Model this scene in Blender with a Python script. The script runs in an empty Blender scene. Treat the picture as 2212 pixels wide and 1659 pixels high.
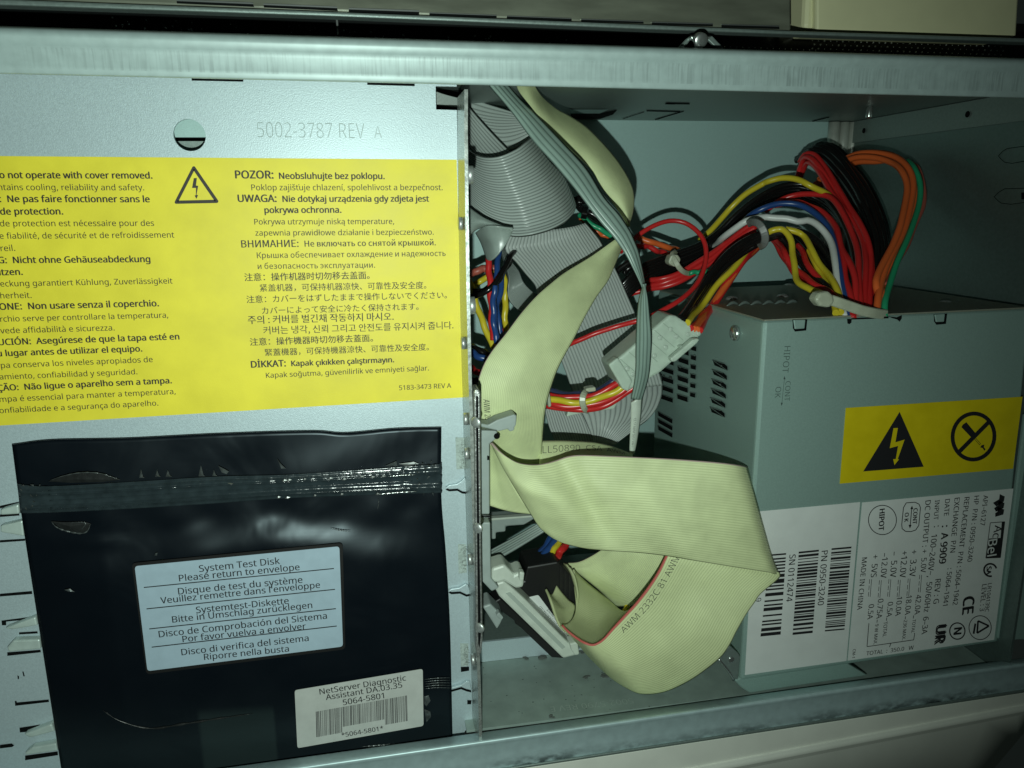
import bpy, bmesh, math, random
from mathutils import Vector, Matrix

random.seed(7)
scene = bpy.context.scene
COL = scene.collection

# ------------------------------------------------------------------ camera
# The case opening is the plane z = 0 (x right, y up, z towards the viewer), metres.
W2, H2, FPX = 2212.0, 1659.0, 1650.0          # working pixel grid of the photograph
DIST = 0.27                                   # camera height over the opening
n_ = Vector((-303.0, -381.0, FPX)).normalized()
r_ = Vector((9601.0, -490.0, FPX))
r_ = (r_ - n_ * r_.dot(n_)).normalized()
d_ = n_.cross(r_)
def cam2world(u, v, w):
    c = Vector((u, v, w))
    return Vector((c.dot(r_), -c.dot(d_), -c.dot(n_)))
CAM = Vector((0, 0, DIST))
cd = bpy.data.cameras.new('camera')
cam = bpy.data.objects.new('camera', cd)
COL.objects.link(cam)
ax, ay, az = cam2world(1, 0, 0), cam2world(0, -1, 0), cam2world(0, 0, -1)
m = Matrix((ax, ay, az)).transposed().to_4x4()
m.translation = CAM
cam.matrix_world = m
cd.sensor_fit = 'HORIZONTAL'
cd.sensor_width = 36.0
cd.lens = 36.0 * FPX / W2
cd.clip_start, cd.clip_end = 0.01, 20.0
scene.camera = cam

# ------------------------------------------------------------------ world + flash
w = bpy.data.worlds.new('World')
scene.world = w
w.use_nodes = True
w.node_tree.nodes['Background'].inputs[0].default_value = (0.55, 0.75, 0.66, 1)
w.node_tree.nodes['Background'].inputs[1].default_value = 0.012

ld = bpy.data.lights.new('phone_flash', 'SPOT')
ld.energy = 3.35
ld.color = (0.84, 1.0, 0.905)
ld.shadow_soft_size = 0.0018
ld.spot_size = math.radians(132)
ld.spot_blend = 1.0
flash = bpy.data.objects.new('phone_flash', ld)
COL.objects.link(flash)
flash.location = CAM + ay * -0.030 + ax * -0.004 + az * -0.004
aim = cam2world(660 - W2 / 2, 640 - H2 / 2, FPX)
flash.rotation_euler = (-aim).to_track_quat('Z', 'Y').to_euler()

scene.view_settings.view_transform = 'Standard'
scene.view_settings.look = 'None'
scene.view_settings.exposure = 0.0
scene.view_settings.gamma = 1.0
scene.view_settings.use_curve_mapping = False

# ------------------------------------------------------------------ rays from the survey of the photograph
def ray(px, py):
    return cam2world(px - W2 / 2, py - H2 / 2, FPX)
def P(px, py, dp=0.0):                        # point at depth dp (mm behind the opening)
    d = ray(px, py)
    return CAM + d * ((-dp / 1000.0 - DIST) / d.z)
def PX(px, py, X):
    d = ray(px, py)
    return CAM + d * ((X - CAM.x) / d.x)
def PY(px, py, Y):
    d = ray(px, py)
    return CAM + d * ((Y - CAM.y) / d.y)
def crop(x0, y0, s):
    return lambda x, y: ((x0 + x * s) / 1.85172, (y0 + y * s) / 1.85172)
C1 = crop(0, 0, .6329); C2 = crop(1300, 0, .6329); C3 = crop(2600, 0, .6763)
C4 = crop(0, 580, .6873); C5 = crop(860, 580, .6871); C6 = crop(0, 1650, .8569); C7 = crop(900, 1650, .8569)
D1 = crop(1740, 300, .43399); D2 = crop(1780, 900, .43399); D3 = crop(1780, 1550, .43399); D4 = crop(1780, 2150, .43399)
D5 = crop(2400, 600, .45208); D6 = crop(3000, 500, .49548); D7 = crop(2500, 1100, .45208); D8 = crop(2900, 1900, .5424)
E1 = crop(2600, 2500, .6763); E2 = crop(3300, 1540, .36); E3 = crop(1700, 2600, .4521)
E4 = crop(2300, 1800, .43399); E5 = crop(2100, 2100, .4973); E6 = crop(0, 2500, .3448); E7 = crop(480, 2100, .43399)
ID = lambda x, y: (x, y)
def pts(c, seq, dp=0.0):
    """crop points (x, y[, dp]) -> (px, py, dp)"""
    out = []
    for q in seq:
        x, y = c(q[0], q[1])
        out.append((x, y, q[2] if len(q) > 2 else dp))
    return out

# ------------------------------------------------------------------ materials
MATS = {}
def nodes(name):
    mt = bpy.data.materials.new(name)
    mt.use_nodes = True
    nt = mt.node_tree
    return mt, nt, nt.nodes['Principled BSDF']
def mat(name, col, rough=0.5, metal=0.0, noise=0.0, nscale=400.0, bump=0.0, bscale=1500.0, spec=0.5, coat=0.0, trans=0.0, sss=0.0,
        stretch=(1, 1, 1), col2=None):
    if name in MATS: return MATS[name]
    mt, nt, b = nodes(name)
    b.inputs['Base Color'].default_value = (*col, 1)
    b.inputs['Roughness'].default_value = rough
    b.inputs['Metallic'].default_value = metal
    b.inputs['Specular IOR Level'].default_value = spec
    b.inputs['Coat Weight'].default_value = coat
    b.inputs['Coat Roughness'].default_value = 0.12
    b.inputs['Transmission Weight'].default_value = trans
    if sss:
        b.inputs['Subsurface Weight'].default_value = sss
        b.inputs['Subsurface Radius'].default_value = (0.002, 0.002, 0.002)
        b.inputs['Subsurface Scale'].default_value = 1.0
    L = nt.links.new
    tc = nt.nodes.new('ShaderNodeTexCoord')
    mp = nt.nodes.new('ShaderNodeMapping')
    mp.inputs['Scale'].default_value = stretch
    L(tc.outputs['Object'], mp.inputs['Vector'])
    if noise:
        nz = nt.nodes.new('ShaderNodeTexNoise'); nz.inputs['Scale'].default_value = nscale; nz.inputs['Detail'].default_value = 5
        L(mp.outputs[0], nz.inputs['Vector'])
        rp = nt.nodes.new('ShaderNodeValToRGB')
        rp.color_ramp.elements[0].position = 0.3; rp.color_ramp.elements[1].position = 0.7
        c2 = col2 or tuple(c * (1 - noise) for c in col)
        rp.color_ramp.elements[0].color = (*c2, 1)
        rp.color_ramp.elements[1].color = (*[min(1, c * (1 + noise * .4)) for c in col], 1)
        L(nz.outputs['Fac'], rp.inputs[0]); L(rp.outputs[0], b.inputs['Base Color'])
        mr = nt.nodes.new('ShaderNodeMapRange')
        mr.inputs['To Min'].default_value = max(0.02, rough - .08); mr.inputs['To Max'].default_value = rough + .08
        L(nz.outputs['Fac'], mr.inputs['Value']); L(mr.outputs[0], b.inputs['Roughness'])
    if bump:
        nb = nt.nodes.new('ShaderNodeTexNoise'); nb.inputs['Scale'].default_value = bscale; nb.inputs['Detail'].default_value = 3
        L(mp.outputs[0], nb.inputs['Vector'])
        bp = nt.nodes.new('ShaderNodeBump'); bp.inputs['Strength'].default_value = bump; bp.inputs['Distance'].default_value = 0.0003
        L(nb.outputs['Fac'], bp.inputs['Height']); L(bp.outputs[0], b.inputs['Normal'])
    MATS[name] = mt
    return mt

def ribbon_mat(name, col, groove, N, edge=None, edge_w=0.016, rough=0.42, printed=False, depth=0.0005, dirt=0.12, vp=0.6, bst=.5):
    """flat cable: N wires across v, real ridges as bump, darker web in the valleys"""
    mt, nt, b = nodes(name)
    L = nt.links.new
    def math_(op, a, bb=None):
        x = nt.nodes.new('ShaderNodeMath'); x.operation = op
        for i, q in enumerate((a, bb)):
            if q is None: continue
            if isinstance(q, (int, float)): x.inputs[i].default_value = q
            else: L(q, x.inputs[i])
        return x.outputs[0]
    uv = nt.nodes.new('ShaderNodeUVMap')
    sp = nt.nodes.new('ShaderNodeSeparateXYZ'); L(uv.outputs[0], sp.inputs[0])
    v = sp.outputs['Y']
    s = math_('ABSOLUTE', math_('SINE', math_('MULTIPLY', v, math.pi * N)))
    h = math_('POWER', s, 0.5)
    valley = math_('SUBTRACT', 1.0, math_('POWER', s, vp))
    tc = nt.nodes.new('ShaderNodeTexCoord')
    nz = nt.nodes.new('ShaderNodeTexNoise'); nz.inputs['Scale'].default_value = 90; nz.inputs['Detail'].default_value = 6
    L(tc.outputs['Object'], nz.inputs['Vector'])
    rp = nt.nodes.new('ShaderNodeValToRGB')
    rp.color_ramp.elements[0].position = .32; rp.color_ramp.elements[1].position = .62
    rp.color_ramp.elements[0].color = (*[c * (1 - dirt) for c in col], 1); rp.color_ramp.elements[1].color = (*col, 1)
    L(nz.outputs['Fac'], rp.inputs[0])
    mx = nt.nodes.new('ShaderNodeMixRGB'); L(valley, mx.inputs['Fac']); L(rp.outputs[0], mx.inputs['Color1'])
    mx.inputs['Color2'].default_value = (*groove, 1)
    outc = mx.outputs[0]
    if edge:
        e = math_('LESS_THAN', v, edge_w)
        m2 = nt.nodes.new('ShaderNodeMixRGB'); L(e, m2.inputs['Fac']); L(outc, m2.inputs['Color1']); m2.inputs['Color2'].default_value = (*edge, 1)
        outc = m2.outputs[0]
    L(outc, b.inputs['Base Color'])
    b.inputs['Roughness'].default_value = rough
    b.inputs['Specular IOR Level'].default_value = 0.35
    bp = nt.nodes.new('ShaderNodeBump'); bp.inputs['Strength'].default_value = bst; bp.inputs['Distance'].default_value = depth
    L(h, bp.inputs['Height']); L(bp.outputs[0], b.inputs['Normal'])
    return mt

STEEL = (0.50, 0.61, 0.645)
M_panel = mat('zinc_panel', STEEL, .44, .28, .10, 1700, .22, 2600)
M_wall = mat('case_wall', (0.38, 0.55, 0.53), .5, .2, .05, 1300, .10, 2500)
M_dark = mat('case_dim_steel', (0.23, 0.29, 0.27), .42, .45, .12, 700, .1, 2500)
M_psu = mat('supply_steel', (0.32, 0.46, 0.42), .46, .3, .07, 1400, .12, 2500)
M_edge = mat('cut_steel_edge', (0.52, 0.54, 0.52), .38, .75, .45, 900, .5, 1800)
M_bright = mat('bright_zinc', (0.66, 0.70, 0.68), .25, .9)
M_rivet = mat('satin_rivet', (0.56, 0.60, 0.58), .42, .7, .2, 900)
M_black = mat('black_plastic', (0.010, 0.010, 0.010), .45)
M_hole = mat('dark_hole', (0.004, 0.005, 0.005), .9, spec=0.1)
M_ink = mat('black_ink', (0.030, 0.024, 0.018), .6)
M_inkb = mat('label_ink', (0.012, 0.012, 0.014), .6)
M_yellow = mat('yellow_paper', (0.86, 0.74, 0.045), .5, 0, .11, 75, .08, 1600, spec=.4)
M_yellow2 = mat('yellow_vinyl', (0.70, 0.56, 0.004), .5, 0, .08, 130)
M_white = mat('white_label', (0.74, 0.77, 0.75), .5, 0, .05, 120)
M_paper = mat('disk_paper', (0.36, 0.47, 0.55), .5, 0, .07, 200)
M_sticker = mat('silver_sticker', (0.50, 0.52, 0.49), .42, 0, .08, 160, .2, 250)
M_nylon = mat('natural_nylon', (0.50, 0.60, 0.51), .35, 0, .12, 200, .15, 500, sss=.35)
M_nylon2 = mat('cable_tie_nylon', (0.44, 0.47, 0.36), .35, 0, .08, 300, sss=.3)
M_wplastic = mat('white_plastic', (0.60, 0.66, 0.58), .4, 0, .1, 200)
M_gplastic = mat('grey_plastic', (0.36, 0.42, 0.40), .45, 0, .08, 200)
M_beige = mat('beige_bezel', (0.78, 0.80, 0.72), .55, 0, .06, 60, .15, 3000)
M_beige2 = mat('cream_box', (0.70, 0.69, 0.43), .5, 0, .06, 60, .1, 3000)
M_film = None

# ------------------------------------------------------------------ mesh helpers
def link(name, me, m, parent=None):
    ob = bpy.data.objects.new(name, me)
    COL.objects.link(ob)
    if m is not None: me.materials.append(m)
    if parent is not None: ob.parent = parent; ob.matrix_parent_inverse = parent.matrix_world.inverted()
    return ob
def tag(o, label=None, cat=None, group=None, kind=None):
    if label: o['label'] = label
    if cat: o['category'] = cat
    if group: o['group'] = group
    if kind: o['kind'] = kind
    return o
def thing(name, label, cat, loc=None, group=None):
    o = bpy.data.objects.new(name, None)
    o.empty_display_size = 0.01
    COL.objects.link(o)
    if loc is not None:
        o.location = loc
        o.matrix_world = Matrix.Translation(loc)
    return tag(o, label, cat, group)
def finish(bm, name, m, parent=None, smooth=False, bevel=0.0, seg=2, angle=35):
    me = bpy.data.meshes.new(name)
    bm.normal_update()
    if smooth:
        for f in bm.faces: f.smooth = True
    bm.to_mesh(me); bm.free()
    ob = link(name, me, m, parent)
    if bevel:
        md = ob.modifiers.new('bevel', 'BEVEL'); md.width = bevel; md.segments = seg; md.limit_method = 'ANGLE'; md.angle_limit = math.radians(angle)
        md.harden_normals = False
    return ob
def prism_into(bm, front, back):
    """front / back: lists of 3D points in the same order"""
    a = [bm.verts.new(p) for p in front]; b = [bm.verts.new(p) for p in back]
    n = len(a)
    nn = Vector((0, 0, 0))
    for i in range(n):
        p, q = front[i], front[(i + 1) % n]
        nn += p.cross(q)
    flip = nn.dot(back[0] - front[0]) > 0
    fs = [bm.faces.new(a if not flip else a[::-1]), bm.faces.new(b[::-1] if not flip else b)]
    for i in range(n):
        j = (i + 1) % n
        fs.append(bm.faces.new((a[i], b[i], b[j], a[j]) if not flip else (a[j], b[j], b[i], a[i])))
    return fs
def slab(name, m, poly, dp0, dp1, parent=None, bevel=0.0, c=ID):
    """outline drawn at depth dp0 (mm), extruded straight back to dp1"""
    bm = bmesh.new()
    f = [P(*c(x, y), dp0) for x, y in poly]
    b = [Vector((p.x, p.y, -dp1 / 1000.0)) for p in f]
    prism_into(bm, f, b)
    bmesh.ops.recalc_face_normals(bm, faces=bm.faces)
    return finish(bm, name, m, parent, bevel=bevel)
def box3(name, m, lo, hi, parent=None, bevel=0.0):
    bm = bmesh.new()
    f = [Vector((lo[0], lo[1], hi[2])), Vector((hi[0], lo[1], hi[2])), Vector((hi[0], hi[1], hi[2])), Vector((lo[0], hi[1], hi[2]))]
    prism_into(bm, f, [Vector((p.x, p.y, lo[2])) for p in f])
    bmesh.ops.recalc_face_normals(bm, faces=bm.faces)
    return finish(bm, name, m, parent, bevel=bevel)
def catmull(ps, n):
    """n+1 points evenly spaced along a centripetal-ish curve through ps"""
    ps = [Vector(p) for p in ps]
    if len(ps) == 2: return [ps[0].lerp(ps[1], i / n) for i in range(n + 1)]
    q = [ps[0] * 2 - ps[1]] + ps + [ps[-1] * 2 - ps[-2]]
    dense = []
    for i in range(1, len(q) - 2):
        p0, p1, p2, p3 = q[i - 1:i + 3]
        K = 14
        for k in range(K):
            t = k / K
            dense.append(.5 * ((2 * p1) + (p2 - p0) * t + (2 * p0 - 5 * p1 + 4 * p2 - p3) * t * t + (3 * p1 - p0 - 3 * p2 + p3) * t ** 3))
    dense.append(ps[-1])
    acc = [0.0]
    for a, b in zip(dense, dense[1:]): acc.append(acc[-1] + (b - a).length)
    out, j = [], 0
    for i in range(n + 1):
        s = acc[-1] * i / n
        while j < len(acc) - 2 and acc[j + 1] < s: j += 1
        d = acc[j + 1] - acc[j]
        out.append(dense[j].lerp(dense[j + 1], 0 if d < 1e-12 else min(1, (s - acc[j]) / d)))
    return out
def patch(top, bottom, left=None, right=None, nu=40, nv=24, bump=None):
    """Coons patch through pixel-surveyed edge curves; returns grid[i][j] of 3D points, i along u (top direction), j along v"""
    T = catmull([P(*q) for q in top], nu); B = catmull([P(*q) for q in bottom], nu)
    Lc = catmull([T[0]] + [P(*q) for q in (left or [])] + [B[0]], nv)
    Rc = catmull([T[-1]] + [P(*q) for q in (right or [])] + [B[-1]], nv)
    g = []
    for i in range(nu + 1):
        u = i / nu; row = []
        for j in range(nv + 1):
            v = j / nv
            p = T[i] * (1 - v) + B[i] * v + Lc[j] * (1 - u) + Rc[j] * u \
                - (T[0] * (1 - u) * (1 - v) + T[-1] * u * (1 - v) + B[0] * (1 - u) * v + B[-1] * u * v)
            if bump:
                away = (CAM - p).normalized()
                p = p + away * bump(u, v) / 1000.0
            row.append(p)
        g.append(row)
    return g
def grid_normal(g, i, j):
    nu, nv = len(g) - 1, len(g[0]) - 1
    a = g[min(i + 1, nu)][j] - g[max(i - 1, 0)][j]; b = g[i][min(j + 1, nv)] - g[i][max(j - 1, 0)]
    n = a.cross(b)
    if n.length < 1e-14: n = CAM - g[i][j]
    n.normalize()
    return n
def sheet(name, m, g, parent=None, th=0.9, swap=False):
    """grid -> thin solid sheet with uv (u along the wires, v across)"""
    nu, nv = len(g) - 1, len(g[0]) - 1
    bm = bmesh.new(); uvl = bm.loops.layers.uv.new('UVMap')
    ci, cj = nu // 2, nv // 2
    sgn = 1 if grid_normal(g, ci, cj).dot(CAM - g[ci][cj]) > 0 else -1
    F, K = [], []
    for i in range(nu + 1):
        F.append([bm.verts.new(g[i][j]) for j in range(nv + 1)])
        K.append([bm.verts.new(g[i][j] - grid_normal(g, i, j) * sgn * th / 1000.0) for j in range(nv + 1)])
    def quad(vs, uvs):
        try: f = bm.faces.new(vs)
        except ValueError: return
        f.smooth = True
        for lp, q in zip(f.loops, uvs): lp[uvl].uv = (q[1], q[0]) if swap else q
    for i in range(nu):
        for j in range(nv):
            uvs = [(i / nu, j / nv), ((i + 1) / nu, j / nv), ((i + 1) / nu, (j + 1) / nv), (i / nu, (j + 1) / nv)]
            f = [F[i][j], F[i + 1][j], F[i + 1][j + 1], F[i][j + 1]]; k = [K[i][j], K[i + 1][j], K[i + 1][j + 1], K[i][j + 1]]
            if sgn > 0: quad(f, uvs); quad(k[::-1], uvs[::-1])
            else: quad(f[::-1], uvs[::-1]); quad(k, uvs)
    for j0 in (0, nv):
        for i in range(nu):
            v = j0 / nv
            quad([F[i][j0], K[i][j0], K[i + 1][j0], F[i + 1][j0]], [(i / nu, v)] * 2 + [((i + 1) / nu, v)] * 2)
    for i0 in (0, nu):
        for j in range(nv):
            quad([F[i0][j], F[i0][j + 1], K[i0][j + 1], K[i0][j]], [(i0 / nu, j / nv), (i0 / nu, (j + 1) / nv)] * 1 + [(i0 / nu, (j + 1) / nv), (i0 / nu, j / nv)])
    bmesh.ops.recalc_face_normals(bm, faces=bm.faces)
    return finish(bm, name, m, parent)
def tube_into(bm, path, r, seg=10, cap=True):
    """round tube along 3D points; r number or list"""
    n = len(path)
    rs = r if isinstance(r, list) else [r] * n
    t = (path[1] - path[0]).normalized()
    up = Vector((0, 0, 1)) if abs(t.z) < .9 else Vector((1, 0, 0))
    a = t.cross(up).normalized()
    rings = []
    for i in range(n):
        t2 = (path[min(i + 1, n - 1)] - path[max(i - 1, 0)]).normalized()
        a = (a - t2 * a.dot(t2)).normalized()
        b = t2.cross(a)
        rings.append([bm.verts.new(path[i] + (a * math.cos(k * math.tau / seg) + b * math.sin(k * math.tau / seg)) * rs[i]) for k in range(seg)])
    for i in range(n - 1):
        for k in range(seg):
            f = bm.faces.new((rings[i][k], rings[i][(k + 1) % seg], rings[i + 1][(k + 1) % seg], rings[i + 1][k])); f.smooth = True
    if cap:
        bm.faces.new(rings[0][::-1]); bm.faces.new(rings[-1])
def wire(name, m, seq, r, parent=None, n=56, seg=10, label=None):
    bm = bmesh.new()
    path = catmull([P(*q) for q in seq], n); a, b, c_ = (random.uniform(0, 6) for _ in range(3)); k = random.uniform(.8, 1.2)
    path = [p + Vector((math.sin(i * .31 * k + a), math.sin(i * .27 * k + b), math.sin(i * .35 * k + c_))) * (.00028 * min(1, i / 8, (n - i) / 8)) for i, p in enumerate(path)]
    tube_into(bm, path, r / 1000.0, seg)
    bmesh.ops.recalc_face_normals(bm, faces=bm.faces)
    o = finish(bm, name, m, parent)
    if label: o['label'] = label
    return o
def disc_into(bm, c, n, r, h, seg=20, dome=0.0):
    """short cylinder or rivet head standing on c along n"""
    n = n.normalized(); a = n.orthogonal().normalized(); b = n.cross(a)
    def ring(rr, hh): return [bm.verts.new(c + n * hh + (a * math.cos(k * math.tau / seg) + b * math.sin(k * math.tau / seg)) * rr) for k in range(seg)]
    prof = [(r, 0), (r, h)]
    if dome: prof += [(r * math.cos(q), h + dome * math.sin(q)) for q in (.35, .7, 1.05, 1.3)]
    else: prof = [(r, 0), (r, h * .75), (r * .88, h)]
    rings = [ring(*q) for q in prof]
    for x, y in zip(rings, rings[1:]):
        for k in range(seg):
            f = bm.faces.new((x[k], x[(k + 1) % seg], y[(k + 1) % seg], y[k])); f.smooth = bool(dome)
    bm.faces.new(rings[-1]); bm.faces.new(rings[0][::-1])
def head(name, m, c, n, r, h, parent, dome=0.0, slot=False):
    bm = bmesh.new(); disc_into(bm, c, n, r / 1000, h / 1000, 20, dome / 1000)
    bmesh.ops.recalc_face_normals(bm, faces=bm.faces)
    return finish(bm, name, m, parent)

# ------------------------------------------------------------------ lettering
_fc = bpy.data.curves.new('lettering_source', 'FONT')
FONTS = {}
try:                                          # plain grotesques that ship inside Blender; the built-in face is the fallback
    import os
    _fd = os.path.join(bpy.utils.system_resource('DATAFILES'), 'fonts')
    FONTS['latin'] = bpy.data.fonts.load(os.path.join(_fd, 'NotoSansHebrew-Regular.woff2'))
    FONTS['east'] = bpy.data.fonts.load(os.path.join(_fd, 'Noto Sans CJK Regular.woff2'))
except Exception:
    FONTS = {}
_fo = bpy.data.objects.new('lettering_source', _fc)
COL.objects.link(_fo)
_cache = {}
def glyphs(text, bold=0.0):
    key = (text, bold)
    if key in _cache: return _cache[key]
    if FONTS: _fc.font = FONTS['east' if any(ord(ch) >= 0x370 and ord(ch) < 0x2000 or ord(ch) >= 0x3000 for ch in text) else 'latin']
    _fc.body = text; _fc.size = 1.0; _fc.resolution_u = 2; _fc.offset = bold; _fc.fill_mode = 'FRONT'
    bpy.context.view_layer.update()
    ev = _fo.evaluated_get(bpy.context.evaluated_depsgraph_get())
    me = ev.to_mesh()
    vs = [(v.co.x, v.co.y) for v in me.vertices]; fs = [tuple(p.vertices) for p in me.polygons]
    ev.to_mesh_clear()
    _cache[key] = (vs, fs)
    return vs, fs
class Ink:
    """collects printed marks lying on one flat surface"""
    def __init__(s, surf, n=Vector((0, 0, 1)), lift=0.00012):
        s.bm = bmesh.new(); s.surf = surf; s.n = n; s.lift = n * lift
    def text(s, c, txt, x0, y0, x1, y1, bold=0.0, pre='', hs=1.0):
        p0, p1 = s.surf(*c(x0, y0)), s.surf(*c(x1, y1))
        shift, bold = max(0.0, bold), min(0.0, bold)
        if any(ord(ch) >= 0x370 and ord(ch) < 0x2000 or ord(ch) >= 0x3000 for ch in txt): shift *= .45
        vs, fs = glyphs(txt, bold)
        if not vs: return
        xa = min(v[0] for v in vs); xb = max(v[0] for v in vs)
        sc = (p1 - p0).length / (xb - xa)
        e1 = (p1 - p0).normalized(); e2 = s.n.cross(e1)
        off = xa
        if pre:
            v0, _ = glyphs(pre + txt, bold)
            vp = max(v[0] for v in v0) - xb
            vs, fs = glyphs(pre + txt, bold); off = xa + vp
        runs = [(0, 0)] if shift < .002 else ([(-.5, 0), (.5, 0)] if shift < .02 else [(-1, -.4), (0, .4), (1, -.4)])
        for k, (sx, sy) in enumerate(runs):
            q = [s.bm.verts.new(p0 + e1 * (v[0] - off + sx * shift) * sc + e2 * (v[1] + sy * shift) * sc * hs + s.lift * (1 + .12 * k)) for v in vs]
            for f in fs:
                try: s.bm.faces.new([q[i] for i in f])
                except ValueError: pass
    def poly(s, c, seq, lift=1.0):
        q = [s.bm.verts.new(s.surf(*c(x, y)) + s.lift * lift) for x, y in seq]
        try: s.bm.faces.new(q)
        except ValueError: pass
    def line(s, c, x0, y0, x1, y1, wd, lift=1.0):
        dx, dy = x1 - x0, y1 - y0; L = math.hypot(dx, dy); nx, ny = -dy / L * wd / 2, dx / L * wd / 2
        s.poly(c, [(x0 + nx, y0 + ny), (x1 + nx, y1 + ny), (x1 - nx, y1 - ny), (x0 - nx, y0 - ny)], lift)
    def path(s, c, seq, wd):
        for a, b in zip(seq, seq[1:]): s.line(c, *a, *b, wd)
    def ring(s, c, cx, cy, rx, ry, wd, a0=0, a1=360, rot=0.0, n=40):
        cr, sr = math.cos(math.radians(rot)), math.sin(math.radians(rot))
        def pt(a, d):
            x, y = (rx + d) * math.cos(a), (ry + d) * math.sin(a)
            return (cx + x * cr - y * sr, cy + x * sr + y * cr)
        for k in range(n):
            a = math.radians(a0 + (a1 - a0) * k / n); b = math.radians(a0 + (a1 - a0) * (k + 1) / n)
            s.poly(c, [pt(a, wd / 2), pt(b, wd / 2), pt(b, -wd / 2), pt(a, -wd / 2)])
    def bars(s, c, TL, TR, BR, BL, seed, n=60, wide=0.5):
        """stripes across from the left side TL-BL to the right side TR-BR, stacked from top to bottom"""
        rnd = random.Random(seed); t = 0; spans = []
        while t < n:
            b = rnd.choice((1, 1, 1, 2, 2.6)); g = rnd.choice((1, 1, 1.6, 2.4))
            spans.append((t, min(n, t + b))); t += b + g
        lp = lambda a, b, f: (a[0] + (b[0] - a[0]) * f, a[1] + (b[1] - a[1]) * f)
        for a, b in spans:
            a /= n; b /= n
            s.poly(c, [lp(TL, BL, a), lp(TR, BR, a), lp(TR, BR, b), lp(TL, BL, b)])
    def done(s, name, m, parent):
        bm = s.bm
        for f in bm.faces:
            f.normal_update()
            if f.normal.dot(s.n) < 0: f.normal_flip()
        return finish(bm, name, m, parent)
def text_on_grid(name, m, g, txt, u0, u1, v0, v1, parent, bold=0.0, flip=False):
    """lettering wrapped on a curved sheet: u0->u1 along, v0 = baseline, v1 = cap height"""
    vs, fs = glyphs(txt, bold)
    xa = min(v[0] for v in vs); xb = max(v[0] for v in vs)
    nu, nv = len(g) - 1, len(g[0]) - 1
    bm = bmesh.new(); q = []
    for x, y in vs:
        u = u0 + (u1 - u0) * (x - xa) / (xb - xa); v = v0 + (v1 - v0) * y / 0.73
        a, b = min(max(u, 0), .9999) * nu, min(max(v, 0), .9999) * nv
        i, j = int(a), int(b); fa, fb = a - i, b - j
        p = (g[i][j] * (1 - fa) + g[i + 1][j] * fa) * (1 - fb) + (g[i][j + 1] * (1 - fa) + g[i + 1][j + 1] * fa) * fb
        n = grid_normal(g, i, j)
        if n.dot(CAM - p) < 0: n = -n
        q.append(bm.verts.new(p + n * 0.0002))
    for f in fs:
        try: bm.faces.new([q[k] for k in f])
        except ValueError: pass
    return finish(bm, name, m, parent)
def bulged(name, m, grid_px, dp, parent, c=ID):
    pass

# ================================================================== SERVER CASE (rails, walls, floor)
case = thing('server_case', 'open pale grey steel server case lying on its side, rails along top and bottom', 'computer case', Vector((0, 0, -.17)))
XL, XR = -170, 2400                                     # the rails run on past the frame
def row(x0, y0, x1, y1, dp):
    f = lambda x: y0 + (y1 - y0) * (x - x0) / (x1 - x0)
    return P(XL, f(XL), dp), P(XR, f(XR), dp)
def rail(name, m, rows, parent, n=60):
    bm = bmesh.new(); uvl = bm.loops.layers.uv.new('UVMap'); R = []
    for a, b in rows: R.append([bm.verts.new(a.lerp(b, i / n)) for i in range(n + 1)])
    k = len(rows) - 1
    for r in range(k):
        for i in range(n):
            f = bm.faces.new((R[r][i], R[r + 1][i], R[r + 1][i + 1], R[r][i + 1])); f.smooth = True
            for lp, q in zip(f.loops, ((i, r), (i, r + 1), (i + 1, r + 1), (i + 1, r))): lp[uvl].uv = (q[0] / n, q[1] / k)
    return finish(bm, name, m, parent)
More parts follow.
